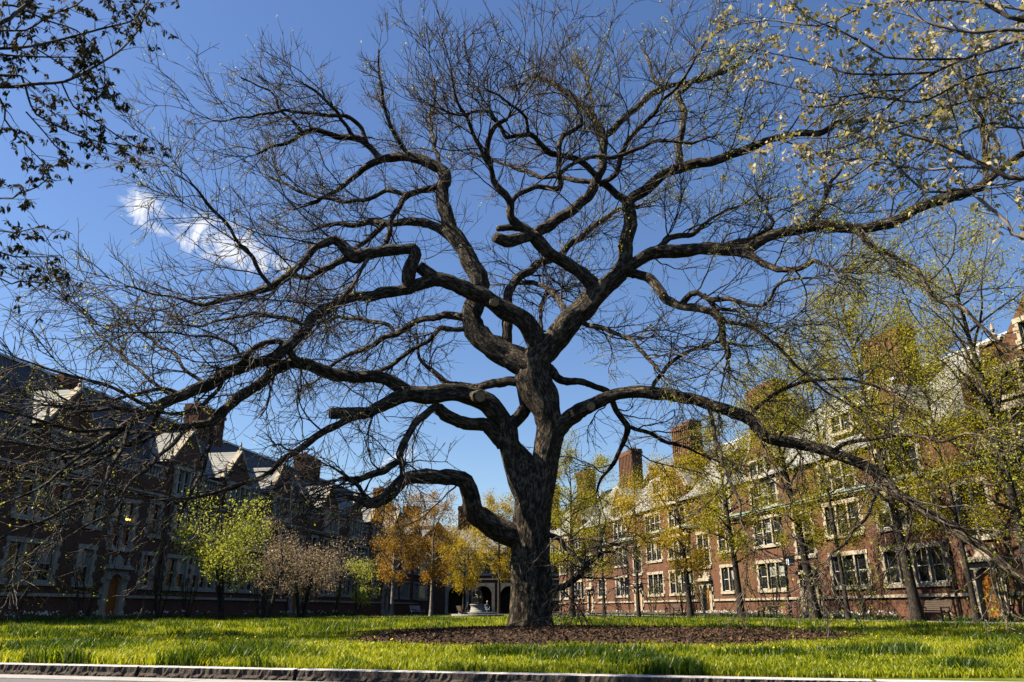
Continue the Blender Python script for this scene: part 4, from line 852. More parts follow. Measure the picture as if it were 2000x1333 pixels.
# ================================================================== other trees
def tree(name, base, H, crown, label, leaf, trunk_r=0.16, fork=0.3, lean=(0, 0), nl=16, leaves=7000, lsize=0.07, bark='grey_bark', spread=1.0, up=0.5, group=None, stems=1, dens2=(5, 9), dens3=(2, 5), squash=1.0, wig=0.12, lscat=0.10, droop=0.0, tw_r=1.0):
    root = empty(name, base, 0, label, 'tree', group)
    trunks = Tubes(); limbs = Tubes(); segs = []
    cx, cy = crown
    for s in range(stems):
        n = 14; a = rng.uniform(0, 6.28); sp = 0 if stems == 1 else rng.uniform(0.12, 0.32)
        p = np.zeros((1, n, 3)); z = np.linspace(-0.05, H * (0.93 if stems == 1 else rng.uniform(0.7, 0.95)), n)
        p[0, :, 2] = z; fz = np.clip(z / H, 0, 1)
        p[0, :, 0] = lean[0] * fz + cx * fz ** 1.5 + np.cumsum(rng.normal(0, 0.02 * H / 8, n)) * fz + math.cos(a) * sp * H * fz + (math.cos(a) * 0.15 if stems > 1 else 0)
        p[0, :, 1] = lean[1] * fz + cy * fz ** 1.5 + np.cumsum(rng.normal(0, 0.02 * H / 8, n)) * fz + math.sin(a) * sp * H * fz + (math.sin(a) * 0.15 if stems > 1 else 0)
        r = trunk_r * (1 - fz) ** 0.85 * 1.0 + 0.012; r[0] *= 1.45; r[1] *= 1.08
        trunks.batch(p, r[None], 10); segs.append((p[0], r))
    trunks.obj('trunk', bark, root)
    S, D, LN, RR = [], [], [], []
    for (p, r) in segs:
        for k in range(nl):
            f = fork + (0.97 - fork) * ((k + rng.random()) / nl); x = f * 13; i = int(min(x, 12)); q = p[i] * (1 - x + i) + p[i + 1] * (x - i)
            a = k * 2.4 + rng.uniform(-.5, .5); prof = math.sin(math.pi * min(1, 0.22 + 0.78 * (1 - (f - fork) / (1 - fork)) * 0.9)) ** 0.7
            S.append(q); D.append((math.cos(a), math.sin(a), up * (0.6 + f))); LN.append(H * 0.30 * spread * max(0.25, prof) * rng.uniform(0.75, 1.2)); RR.append(max(0.012, min(0.6 * r[i], 0.35 * trunk_r)))
    S, D, LN, RR = map(np.array, (S, D, LN, RR)); N1 = len(S)
    pl = np.zeros((N1, 3)); pl[:, 2] = 0.5 * up - droop
    b1 = grow(S, D, LN, 7, wig, pl); limbs.batch(b1, taper(RR, np.full(N1, 0.010 * tw_r), 8), 5)
    st, d, ix, u = spawn(b1, rng.integers(dens2[0], dens2[1] + 1, N1), 0.15, 1.0, (0.4, 1.0), np.array([0, 0, 0.25 * up - 0.2 * droop]))
    l2 = LN[ix] * rng.uniform(0.28, 0.55, len(ix)) * (1.1 - 0.45 * u)
    b2 = grow(st, d, l2, 4, wig * 1.3, np.tile([0, 0, 0.3 * up - droop], (len(ix), 1))); limbs.batch(b2, taper(np.full(len(ix), 0.011 * tw_r), np.full(len(ix), 0.006 * tw_r), 5), 3)
    st, d, ix3, u3 = spawn(b2, rng.integers(dens3[0], dens3[1] + 1, len(b2)), 0.2, 1.0, (0.4, 1.0), np.array([0, 0, 0.1 - 0.3 * droop]))
    l3 = np.maximum(0.18, l2[ix3] * rng.uniform(0.25, 0.55, len(ix3)))
    b3 = grow(st, d, l3, 2, 0.2, np.tile([0, 0, -droop * .5], (len(ix3), 1))); limbs.batch(b3, taper(np.full(len(ix3), 0.0075 * tw_r), np.full(len(ix3), 0.0045 * tw_r), 3), 3)
    props(limbs.obj('branches', 'twig_bark' if bark != 'pale_bark' else bark, root), kind='stuff')
    if leaves:
        leaves = int(leaves * 1.75); lsize = lsize * 0.88; lscat = lscat * 2.6
        pool = np.concatenate([b3.reshape(-1, 3), b3[:, 1:].reshape(-1, 3), b2[:, 2:].reshape(-1, 3)])
        pw = np.array([mnoise.noise((q[0] * 0.9 + 31, q[1] * 0.9, q[2] * 0.9)) for q in pool[:: max(1, len(pool) // 20000)]])
        pool = pool[:: max(1, len(pool) // 20000)]; pr = np.clip(0.65 + 0.9 * pw, 0.05, 2); pr /= pr.sum()
        pk = rng.choice(len(pool), leaves, p=pr); lp = pool[pk] + rng.normal(0, lscat, (leaves, 3))
        ti = np.clip(0.5 + 0.3 * pw[pk] + rng.normal(0, 0.25, leaves), 0, 1)
        props(leaf_mesh('foliage', lp, rng.uniform(0.6, 1.35, leaves) * lsize, leaf, root, 0.3 + droop, tint=ti), kind='stuff')
    return root
def gb(px, D): r = ray(px, HOR); return Vector((r.x * D / r.y, D, 0))
g = 'young trees in front of the brick wings'
tree('shade_tree', gb(440, 46), 6.6, (0, 0), 'rounded yellow-green budding tree before the shaded wing', 'green_leaf', 0.10, 0.42, nl=9, leaves=3400, lsize=0.10, stems=3, spread=1.35, up=0.2)
tree('shade_tree', gb(590, 56), 5.6, (0, 0), 'low spreading tan-pink budding tree right of the yellow-green one', 'tan_leaf', 0.12, 0.45, nl=11, leaves=3600, lsize=0.07, stems=3, spread=1.8, up=0.08)
tree('shade_tree', gb(522, 52), 5.8, (0, 0), 'dull tan half-bare tree between the yellow-green and pinkish trees', 'tan_leaf', 0.12, 0.4, nl=11, leaves=2600, lsize=0.07, stems=2, spread=1.4, up=0.15)
tree('shade_tree', gb(697, 66), 5.0, (0, 0), 'small pale green tree left of the first orange tree', 'green_leaf', 0.07, 0.25, nl=12, leaves=1300, lsize=0.09, stems=2, up=0.4)
tree('shade_tree', gb(765, 76), 10.2, (0, 0), 'orange-leaved young tree with pale straight trunk, the one farther left', 'orange_leaf', 0.16, 0.26, nl=24, leaves=6800, lsize=0.095, bark='pale_bark', up=0.6, spread=1.15)
tree('shade_tree', gb(842, 79), 10.6, (0, 0), 'orange-gold young tree with pale trunk just left of the statue', 'orange_leaf', 0.16, 0.27, nl=24, leaves=6800, lsize=0.095, bark='pale_bark', up=0.6, spread=1.1)
tree('shade_tree', gb(905, 96), 9.6, (0, 0), 'dull gold tree hanging behind the statue', 'gold_leaf', 0.16, 0.28, nl=22, leaves=6500, lsize=0.11, up=0.35, spread=1.2)
tree('shade_tree', gb(975, 90), 12.2, (0, 0), 'gold-green tree half hidden behind the elm trunk', 'gold_leaf', 0.2, 0.34, nl=24, leaves=7500, lsize=0.11, up=0.55, spread=1.0)
tree('shade_tree', gb(1118, 62), 12.4, (0, 0), 'pale yellow-green tree just right of the elm trunk', 'locust_leaf', 0.2, 0.25, nl=24, leaves=11000, lsize=0.085, up=0.5, spread=0.95, group=g)
tree('shade_tree', gb(1180, 72), 11.0, (0, 0), 'thin olive tree below the small square chimney', 'locust_leaf', 0.15, 0.3, nl=20, leaves=5500, lsize=0.08, up=0.6, spread=0.85, group=g)
tree('shade_tree', gb(1247, 58), 10.2, (0, 0), 'nearly bare slender dark tree below the middle chimney', 'locust_leaf', 0.13, 0.35, nl=18, leaves=2200, lsize=0.07, up=0.7, spread=0.8, group=g)
tree('shade_tree', gb(1348, 54), 10.6, (-0.6, 0), 'bright golden tree with low fork in front of the brick wing', 'gold_leaf', 0.18, 0.28, nl=24, leaves=11500, lsize=0.085, up=0.3, spread=1.15, group=g)
tree('shade_tree', gb(1447, 50), 11.6, (-0.9, 0), 'dark-trunked tree with thin gold haze left of the lantern', 'locust_leaf', 0.21, 0.3, nl=24, leaves=8000, lsize=0.08, up=0.45, spread=1.0, group=g)
tree('shade_tree', gb(1592, 45), 14.5, (-1.0, 0), 'leaning tree in front of the orange door beside the lantern', 'locust_leaf', 0.25, 0.28, lean=(-0.6, 0), nl=26, leaves=9500, lsize=0.075, up=0.6, spread=0.85, group=g)
tree('shade_tree', gb(1790, 39), 18.5, (-0.8, 0), 'tall feathery gold-green tree in front of the bay window', 'locust_leaf', 0.24, 0.22, lean=(-0.6, 0), nl=34, leaves=15000, lsize=0.07, up=0.75, spread=0.8, group=g)
tree('shade_tree', gb(1655, 43), 15.5, (-0.4, 0), 'thin gold-green tree behind the leaning one, left of the bay window', 'locust_leaf', 0.11, 0.24, nl=28, leaves=11000, lsize=0.07, up=0.6, spread=0.9, group=g)
tree('shade_tree', gb(1905, 37), 15.0, (-0.6, 0), 'gold-green tree standing left of the arched doorway at the right edge', 'locust_leaf', 0.12, 0.24, nl=28, leaves=11000, lsize=0.065, up=0.5, spread=1.0, group=g)
tree('shade_tree', gb(2030, 33), 17.0, (-0.4, 0), 'big gold-green tree at the right edge with long level boughs', 'locust_leaf', 0.25, 0.2, nl=34, leaves=16000, lsize=0.065, up=0.45, spread=0.95, group=g)
# bare shrubs against the walls
shrub = [('R', s, o, h) for s, o, h in ((-12.2, 2.2, 3.2), (-1.6, 1.5, 3.4), (2.8, 1.6, 3.6), (7.9, 1.8, 3.8), (12.8, 1.6, 3.4), (18.2, 1.5, 3.4), (22.6, 1.6, 3.0), (29, 1.6, 3.2))] + [('L', s, o, h) for s, o, h in ((-1.6, 1.8, 3.0), (3.8, 1.6, 3.6), (9.6, 2.2, 3.4), (13.2, 1.8, 3.0), (23, 2, 3.2), (30.5, 2, 3.2), (37.5, 2, 3.0))]
near = {-12.2: 'beside the arched doorway at the right edge', -1.6: 'under the bay window', 2.8: 'right of the orange door by the lantern', 7.9: 'left of the orange door by the lantern', 12.8: 'under the three-light window left of the drainpipe', 18.2: 'right of the farther orange door', 22.6: 'left of the farther orange door', 29: 'farthest along the sunlit wall'}
nearL = {-1.6: 'nearest at the left edge', 3.8: 'left of the narrow window', 9.6: 'right of the shaded doorway', 13.2: 'under the yellow-green tree', 23: 'behind the tan tree', 30.5: 'left of the farther shaded door', 37.5: 'farthest along the shaded wall'}
for (w, s, o, h) in shrub:
    b = RW(s, o) if w == 'R' else LW(s, o)
    r = tree('bare_shrub', b, h, (0, 0), ('bare many-stemmed shrub on the sunlit brick wall, ' + near[s]) if w == 'R' else ('bare many-stemmed shrub on the shaded wall, ' + nearL[s]), 'elm_leaf', 0.035, 0.45, nl=5, leaves=160, lsize=0.06, stems=5, up=0.8, spread=0.6, dens2=(2, 4), dens3=(1, 2), group='wall shrubs')
    r['category'] = 'shrub'

# ---- near trees whose boughs hang into the top corners
def near_tree(name, base, label, trunk_top, tr, paths, leaf, bark, kind):
    root = empty(name, base, 0, label, 'tree'); o0 = np.array(base)
    tp, trd = catmull([np.array(base) + [0, 0, -.05], np.array(base) + [0.05, 0.05, 1.5], (np.array(base) + np.array(trunk_top)) / 2 + [0, 0, 0.6], np.array(trunk_top)], [tr * 1.3, tr, tr * 0.85, tr * 0.6], 0.15)
    limb_mesh('trunk', tp - o0, trd, 'grey_bark', root, 20, 0.08, 0.06)
    S, D, RR = [], [], []; pos = []; ax = []
    for (pts, d0, d1) in paths:
        n = len(pts); W = [np.array(P(x, y, d0 + (d1 - d0) * k / (n - 1))) for k, (x, y, h) in enumerate(pts)]
        R = [h * mpp(w_) for (x, y, h), w_ in zip(pts, W)]
        if pts[0][2] > 0 and (pts[0][0] <= 1 or pts[0][0] >= 1999):                      # runs back to the trunk outside the frame
            k = min(len(tp) - 1, max(8, int(len(tp) * rng.uniform(0.72, 1.0)))); q = tp[k]; W = [q, (q + W[0]) / 2 + np.array([0, 0, 0.25])] + W; R = [max(R[0] * 1.5, 0.035), R[0] * 1.15] + R
        p, r = catmull(W, R, 0.10); limb_mesh('bough', p - o0, r * 0.85, bark if rng.random() < 0.5 else 'twig_bark', root, 8, 0.06)
        seg = np.concatenate([[0], np.cumsum(np.linalg.norm(np.diff(p, axis=0), axis=1))])
        for u in np.arange(0.12, 1.0, 0.12 / max(0.3, seg[-1]) if kind == 'maple' else 0.10 / max(0.3, seg[-1])):
            i = min(len(p) - 2, int(np.searchsorted(seg, u * seg[-1]))); t = p[i + 1] - p[i]; t /= np.linalg.norm(t) + 1e-9
            rp = rng.normal(0, 1, 3); rp -= t * rp.dot(t); rp /= np.linalg.norm(rp)
            S.append(p[i]); D.append(t * 0.7 + rp * 0.75 + np.array([0, 0, -0.05 if kind == 'maple' else 0.1])); RR.append(max(0.0035, min(0.008, r[i] * .5)))
        pos.append(p[-1]); ax.append(p[-1] - p[-2])
    S, D, RR = map(np.array, (S, D, RR)); n = len(S)
    ln = rng.uniform(0.12, 0.55, n); b1 = grow(S, D, ln, 5, 0.16, np.tile([0, 0, -0.15 if kind == 'maple' else 0.1], (n, 1)))
    tb = Tubes(); tb.batch(b1, taper(RR, np.full(n, 0.0022), 6), 4)
    st, d, ix, u = spawn(b1, rng.integers(1, 4, n), 0.3, 1.0, (0.4, 1.0), np.array([0, 0, 0.0]))
    b2 = grow(st, d, rng.uniform(0.06, 0.24, len(ix)), 3, 0.16, np.zeros((len(ix), 3))); tb.batch(b2, taper(np.full(len(ix), 0.003), np.full(len(ix), 0.0018), 4), 3)
    tb.V = [v - o0 for v in tb.V]; props(tb.obj('twigs', bark if kind == 'pink' else 'twig_bark', root), kind='stuff')
    pos = np.concatenate([np.array(pos), b1[:, -1], b2[:, -1], b1[rng.random(n) < 0.5, 3]])
    keep = rng.random(len(pos)) < (0.70 if kind == 'maple' else 0.60); pos = pos[keep]
    k = 9 if kind == 'maple' else 6
    lp = np.repeat(pos, k, 0) + rng.normal(0, 0.013 if kind == 'maple' else 0.028, (len(pos) * k, 3))
    props(leaf_mesh('leaf_clusters', lp - o0, rng.uniform(0.019, 0.042, len(lp)) if kind == 'maple' else rng.uniform(0.024, 0.058, len(lp)), leaf, root, 1.5 if kind == 'maple' else 0.7, 2.6 if kind == 'maple' else 1.7,
                    tint=np.clip(np.repeat(rng.random(len(pos)), k) * 0.6 + rng.random(len(lp)) * 0.4, 0, 1)), kind='stuff')
    return root
h_ = lambda l, a, b: [(x, y, a + (b - a) * k / (len(l) - 1)) for k, (x, y) in enumerate(l)]
mp = [(h_([(0, 170), (60, 165), (126, 160), (177, 135), (233, 100), (270, 60), (293, 5)], 4, 1.5), 8.2, 9.0), (h_([(0, 95), (60, 91), (121, 77), (200, 56), (260, 40), (290, 0)], 3.5, 1.5), 8.0, 8.6),
      (h_([(0, 107), (50, 110), (93, 112), (153, 112)], 2.5, 1.5), 8.4, 8.8), (h_([(0, 46), (28, 28), (65, 0)], 5, 4), 7.6, 7.7), (h_([(0, 147), (42, 149), (55, 190), (70, 223), (140, 260), (200, 279), (279, 288)], 3, 1.3), 8.4, 9.2),
      (h_([(121, 163), (144, 209), (195, 242), (242, 274), (274, 291)], 2, 1.2), 8.7, 9.1), (h_([(51, 219), (84, 256), (107, 284), (135, 312)], 1.8, 1.2), 8.6, 8.8), (h_([(0, 193), (9, 233), (33, 265), (60, 293), (93, 326)], 2.2, 1.2), 8.5, 8.9),
      (h_([(0, 388), (37, 379), (74, 365), (98, 344)], 2, 1.2), 8.8, 9.0), (h_([(0, 451), (47, 451), (88, 440)], 1.8, 1.2), 8.9, 9.0), (h_([(0, 493), (28, 502), (70, 502), (112, 502)], 1.8, 1.2), 8.9, 9.1),
      (h_([(0, 544), (37, 549), (93, 553), (135, 544)], 1.8, 1.2), 9.0, 9.2), (h_([(0, 10), (40, 15), (90, 40), (150, 60), (200, 110), (205, 180)], 2.6, 1.2), 7.9, 8.5), (h_([(65, 92), (110, 120), (150, 150), (190, 200)], 2, 1.2), 8.4, 8.7), (h_([(0, 60), (50, 60), (100, 30), (150, 10), (180, -20)], 2.5, 1.5), 8.0, 8.3)]
near_tree('maple_tree', (-9.2, 6.4, ZR), 'dark-clustered maple boughs hanging into the upper left corner', (-8.4, 7.6, 7.2), 0.24, mp, 'maple_leaf', 'twig_bark', 'maple')
pp = [(h_([(2000, 349), (1937, 330), (1885, 304), (1825, 278), (1754, 259)], 6, 3), 7.5, 8.0), (h_([(2000, 75), (1937, 97), (1881, 116), (1825, 142), (1776, 176), (1742, 202), (1705, 232), (1675, 259)], 4.5, 1.8), 7.2, 8.4),
      (h_([(2000, 60), (1900, 64), (1825, 49), (1787, 34), (1740, 0)], 4, 2), 6.6, 7.0), (h_([(2000, 41), (1956, 26), (1919, 4), (1890, -25)], 5, 3), 6.2, 6.4), (h_([(1881, 116), (1787, 116), (1731, 112), (1694, 90), (1640, 60), (1590, 40), (1550, 10)], 3, 1.5), 7.5, 8.0),
      (h_([(1825, 142), (1731, 146), (1656, 144), (1619, 131), (1562, 116), (1510, 105), (1461, 90)], 2.6, 1.2), 7.7, 8.6), (h_([(2000, 465), (1967, 435), (1919, 394), (1885, 369), (1844, 375), (1810, 375), (1784, 356), (1761, 334), (1724, 300), (1694, 277)], 4.5, 2), 7.8, 8.6),
      (h_([(1937, 330), (1881, 326), (1825, 332), (1761, 326), (1712, 315), (1664, 311), (1600, 330)], 3.4, 1.5), 7.7, 8.6), (h_([(2000, 200), (1920, 190), (1850, 210), (1780, 240), (1720, 260), (1640, 290), (1560, 310)], 3.2, 1.3), 7.6, 8.8),
      (h_([(2000, 130), (1900, 150), (1800, 200), (1700, 190), (1600, 210), (1540, 200)], 2.8, 1.2), 7.5, 8.6), (h_([(1776, 176), (1700, 180), (1640, 190), (1580, 180), (1500, 160), (1440, 150)], 2.2, 1), 8.0, 8.8), (h_([(1712, 315), (1660, 350), (1600, 370), (1560, 400)], 2, 1), 8.2, 8.6),
      (h_([(2000, 250), (1940, 240), (1880, 260), (1800, 300), (1740, 340), (1700, 400)], 3, 1.2), 7.6, 8.4), (h_([(2000, 20), (1850, 0), (1700, 10), (1600, 50), (1500, 40), (1400, 55)], 3, 1.2), 7.0, 8.4), (h_([(1675, 259), (1620, 270), (1560, 270), (1500, 290), (1450, 300)], 1.8, 1), 8.3, 8.8), (h_([(1885, 304), (1870, 250), (1850, 180), (1840, 120), (1850, 60)], 2.2, 1), 7.8, 7.9)]
near_tree('flowering_tree', (8.6, 5.6, ZR), 'pale barked tree with pinkish-yellow opening leaves across the upper right corner', (7.6, 6.8, 6.8), 0.22, pp, 'pink_leaf', 'pale_bark', 'pink')

# ================================================================== statue, people, benches, fence
def skin_figure(name, V, E, R, mat, parent, loc=(0, 0, 0), rz=0):
    me = bpy.data.meshes.new(name); me.from_pydata(V, E, []); me.materials.append(MATS[mat])
    o = bpy.data.objects.new(name, me); o.location = loc; o.rotation_euler = (0, 0, rz); link(o, parent)
    m = o.modifiers.new('skin', 'SKIN'); m.use_smooth_shade = True
    sv = me.skin_vertices[0].data
    for k, r in enumerate(R): sv[k].radius = (r, r) if not isinstance(r, tuple) else r
    sv[0].use_root = True
    s = o.modifiers.new('sub', 'SUBSURF'); s.levels = 2; s.render_levels = 2
    return o
def sitter(parent, mat, s=1.0, lean=0.1, hand=(0.30, 0.55), loc=(0, 0, 0), rz=0, head_mat=None, hair=None, robe=False):
    """seated figure facing +x, seat at z = 0.46*s"""
    z0 = 0.52
    V = [(0, 0, z0), (lean * .5, 0, z0 + .25), (lean, 0, z0 + .47), (lean + .02, 0, z0 + .56)]; R = [(.17, .15), (.15, .13), (.16, .12), .055]; E = [(0, 1), (1, 2), (2, 3)]
    if head_mat is None:
        V += [(lean + .04, 0, z0 + .66), (lean + .05, 0, z0 + .80)]; R += [.085, .08]; E += [(3, 4), (4, 5)]
    for sg in (-1, 1):
        b = len(V); V += [(lean, sg * .19, z0 + .43), (lean + .06, sg * .25, z0 + .16), (hand[0], sg * .16, hand[1] + .03), (hand[0] + .08, sg * .13, hand[1])]; R += [.065, .05, .038, .03]; E += [(2, b), (b, b + 1), (b + 1, b + 2), (b + 2, b + 3)]
        b = len(V); V += [(.08, sg * .10, z0 - .02), (.45, sg * .12, z0 - .02), (.46, sg * .12, .10), (.58, sg * .13, .05)]; R += [.10, .075, .05, .04]; E += [(0, b), (b, b + 1), (b + 1, b + 2), (b + 2, b + 3)]
    o = skin_figure('body', [(x * s, y * s, z * s) for x, y, z in V], E, [(tuple(q * s for q in r) if isinstance(r, tuple) else r * s) for r in R], mat, parent, loc, rz)
    if head_mat:
        hx, hz = (lean + .04) * s, (z0 + .70) * s
        a = Acc(); a.lathe([(0.02 * s, hz - .12 * s), (.06 * s, hz - .09 * s), (.08 * s, hz), (.075 * s, hz + .06 * s), (.03 * s, hz + .12 * s)], 12, (hx, 0)); a.box(hx + .07 * s, hx + .10 * s, -.012 * s, .012 * s, hz - .03 * s, hz + .01 * s); a.obj('head', head_mat, o)
        Acc().lathe([(.086 * s, hz + .0 * s), (.088 * s, hz + .05 * s), (.06 * s, hz + .115 * s), (.01 * s, hz + .14 * s)], 12, (hx - .015 * s, 0)).obj('hair', hair, o)
        for sg in (-1, 1): Acc().box((hand[0] + .06) * s, (hand[0] + .15) * s, sg * .13 * s - .035 * s, sg * .13 * s + .035 * s, (hand[1] - .03) * s, (hand[1] + .02) * s).obj('hand', head_mat, o)
    return o
SD = 85.0; sb = gb(933, SD)
stt = empty('statue', sb, 0, 'dark bronze statue of a seated figure on a round pale pedestal', 'statue')
for k, (r, z0, z1) in enumerate(((2.75, -0.05, 0.17), (2.05, 0.171, 0.36))): Acc().lathe([(r, z0), (r, z1)], 40).obj('step', 'granite_pale', stt, 0.02)
Acc().lathe([(0.98, .361), (.95, .47), (0.80, .52), (0.72, .80), (0.74, 1.0), (0.83, 1.06), (0.83, 1.16)], 36).obj('pedestal', 'granite_pale', stt)
a = Acc(); zb = 1.161
for x in (-.42, .18):
    for y in (-.45, .37): a.box(x, x + .09, y, y + .09, zb, zb + .58)
a.box(-.46, .32, -.48, .48, zb + .581, zb + .68); a.box(-.46, -.34, -.48, .48, zb + .681, zb + 1.25); a.obj('chair', 'bronze', stt, 0.02, rz=-1.25)
sitter(stt, 'bronze', 1.35, 0.10, (0.34, 0.62), (0, 0, zb), -1.25)
Acc().prism([(-.40, .1), (.45, .1), (.62, .72), (.3, .78), (-.42, .75)], -.34, .34).obj('robe', 'bronze', stt, 0.05, (0, 0, zb), -1.25)
def bench(base, rz, label, mat, group='courtyard benches'):
    r = empty('bench', base, rz, label, 'bench', group); L_ = 1.8
    for k in range(5): Acc().box(-L_ / 2, L_ / 2, -.22 + k * .10, -.14 + k * .10, .43, .46).obj('seat_slat', mat, r)
    for k in range(5): y = -.27 - k * .035; Acc().box(-L_ / 2, L_ / 2, y - .015, y + .015, .52 + k * .095, .595 + k * .095).obj('back_slat', mat, r)
    for x in (-.8, .74):
        a = Acc(); a.box(x, x + .06, .18, .24, 0, .62); a.box(x, x + .06, -.24, -.18, 0, .43); a.prism([(x, .40), (x + .06, .40), (x + .06, .429), (x, .429)], -.24, .24); a.box(x, x + .06, -.3, .26, .621, .66)
        a.add([(x, -.24, .43), (x + .06, -.24, .43), (x + .06, -.44, 1.0), (x, -.44, 1.0), (x, -.29, .43), (x + .06, -.29, .43), (x + .06, -.49, 1.0), (x, -.49, 1.0)], [(0, 1, 2, 3), (4, 5, 6, 7), (0, 1, 5, 4), (1, 2, 6, 5), (2, 3, 7, 6), (3, 0, 4, 7)])
        a.obj('end_frame', 'iron_black', r)
    return r
def rhit(px, o): s, z = off_hit(RP, RDIR, RN, px, 1190, o); return RW(s, o)
for px, t in ((1498, 'left of the lantern and drainpipe'), (1312, 'left of the golden tree'), (1822, 'right of the tall feathery tree')):
    q = rhit(px, 3.6); q.z = 0.10; bench(q, rzR, 'dark wooden slatted bench on the path, ' + t, 'bench_wood')
bench(gb(817, 77), -2.0, 'grey slatted bench on the lawn between the two orange trees', 'bench_grey')
bb = gb(903, 83.5); bench(bb, -1.2, 'dark bench beside the statue with someone sitting on it', 'bench_wood')
p1 = empty('person', bb + Vector((0.25, 0.1, 0)), -0.2, 'person in dark clothes leaning forward on the bench left of the statue', 'person'); sitter(p1, 'cloth_dark', 1.0, 0.28, (0.45, 0.62), (0, 0, -0.02), 0, 'skin', 'hair_dark')
p2 = empty('person', gb(951, 84.2) + Vector((0, 0, 0.15)), 0, 'fair-haired person in blue sitting on the step right of the pedestal', 'person'); sitter(p2, 'cloth_blue', 1.0, 0.05, (0.40, 0.70), (0, 0, -0.02), -1.2, 'skin', 'hair_fair')
fence = empty('low_rail_fence', RW(9.5, 4.9), rzR, 'low dark rail fence between lawn and path under the sunlit wing', 'fence')
post = Acc().box(-.04, .04, -.04, .04, 0, .42).mesh('post', 'bench_wood')
rail = Acc().box(.041, 1.959, -.05, .05, .30, .40).mesh('rail', 'bench_wood')
for k in range(22): inst('post', post, fence, (k * 2.0, 0, 0))
for k in range(21): inst('rail', rail, fence, (k * 2.0, 0, 0))

# ================================================================== mulch, grass, flowers
MC = ground(1100, 1243); MCx, MCy = 1.9, 21.3
def mulch_r(a): return 1 + 0.10 * math.sin(3 * a + 1) + 0.07 * math.sin(5 * a + .4) + 0.05 * math.sin(9 * a)
nr, na = 26, 96; V = []; F = []
for i in range(nr + 1):
    for k in range(na):
        a = 2 * math.pi * k / na; f = i / nr; x = MCx + 6.6 * f * mulch_r(a) * math.cos(a); y = MCy + 6.0 * f * mulch_r(a) * math.sin(a)
        V.append((x, y, 0.012 + 0.20 * (1 - f ** 2) + 0.03 * (1 - f) * mnoise.noise((x * 2, y * 2, 0)) + 0.02 * (1 - f) * mnoise.noise((x * 6, y * 6, 3))))
for i in range(nr):
    for k in range(na): F.append((i * na + k, (i + 1) * na + k, (i + 1) * na + (k + 1) % na, i * na + (k + 1) % na))
o = np_mesh('mulch_bed', V, F, 'mulch'); props(o, 'brown bark mulch bed around the foot of the elm', kind='structure')
n = 26000; a = rng.uniform(0, 2 * np.pi, n); f = np.sqrt(rng.random(n)); mr = np.array([mulch_r(q) for q in a])
cp = np.stack([MCx + 6.6 * f * mr * np.cos(a), MCy + 6.0 * f * mr * np.sin(a), 0.02 + 0.20 * (1 - f ** 2) + rng.uniform(0, 0.025, n)], 1)
ax = rng.normal(0, 1, (n, 3)); ax[:, 2] *= 0.35
props(leaf_mesh('mulch_chips', cp, rng.uniform(0.018, 0.05, n), 'chips', None, 0, 1.8, axis=ax), 'loose bark chips scattered over the mulch bed', 'mulch', kind='stuff')

def in_mulch(x, y, k=1.0):
    a = np.arctan2((y - MCy) / 6.0, (x - MCx) / 6.6); r = np.hypot((y - MCy) / 6.0, (x - MCx) / 6.6)
    return r < k * (1 + 0.10 * np.sin(3 * a + 1) + 0.07 * np.sin(5 * a + .4) + 0.05 * np.sin(9 * a))
def nz(x, y, s, o=0.0): return np.array([mnoise.noise((p * s + o, q * s - o, o)) for p, q in zip(x, y)])
N = 330000
D = 8.6 * (62 / 8.6) ** (rng.random(N) ** 1.12)                       # denser near the camera
X = rng.uniform(-0.80, 0.80, N) * D
kx, ky = K0.x, K0.y; side = (X - kx) * KN.x + (D - ky) * KN.y
ok = (side < -0.13) & ~in_mulch(X, D, 0.84 + 0.46 * nz(X, D, 0.8, 6.0))
ok &= ((X - RP.x) * RN.x + (D - RP.y) * RN.y > 4.75) & ((X - LP.x) * LN.x + (D - LP.y) * LN.y > 3.1)
X, D = X[ok], D[ok]; N = len(X)
g1 = nz(X, D, 0.45); g2 = nz(X, D, 1.3, 9.0); g3 = nz(X, D, 0.16, 4.0)
clump = np.clip((g1 * 1.0 + g2 * 0.9 - 0.08) * 2.8, 0, 1)             # long dark tussocks
nearm = in_mulch(X, D, 1.45) & (D < MCy); clump = np.where(nearm, clump * 0.3, clump)
Hh = (0.055 + 0.075 * rng.random(N) + 0.16 * clump * rng.uniform(0.5, 1, N) + 0.05 * np.clip((D - 14) / 25, 0, 1)) * (0.8 + 0.5 * np.clip(g3 + 0.3, 0, 1))
Hh = np.where(nearm, Hh * 0.55, Hh)
wd = (0.004 + 0.00038 * D) * rng.uniform(0.7, 1.4, N)
an = rng.uniform(0, 2 * np.pi, N); ln = rng.uniform(0.15, 0.75, N) * Hh; la = rng.uniform(0, 2 * np.pi, N)
base = np.stack([X, D, np.zeros(N)], 1); wv = np.stack([np.cos(an), np.sin(an), 0 * an], 1) * wd[:, None]; lv = np.stack([np.cos(la), np.sin(la), 0 * la], 1) * ln[:, None]
up = np.zeros((N, 3)); up[:, 2] = Hh
nb = D < 20
def blades(m):                                                       # near: bent three-triangle blades
    a_, w_, u_, l_ = base[m], wv[m], up[m], lv[m]
    return np.stack([a_ - w_, a_ + w_, a_ + u_ * 0.6 + l_ * 0.35 + w_ * 0.75, a_ + u_ * 0.6 + l_ * 0.35 - w_ * 0.75, a_ + u_ + l_], 1).reshape(-1, 3)
Vn = blades(nb); Vf = np.stack([base[~nb] - wv[~nb] * 1.3, base[~nb] + wv[~nb] * 1.3, (base + up + lv)[~nb]], 1).reshape(-1, 3)
bi = np.arange(nb.sum()) * 5; fi = np.arange((~nb).sum()) * 3 + len(Vn)
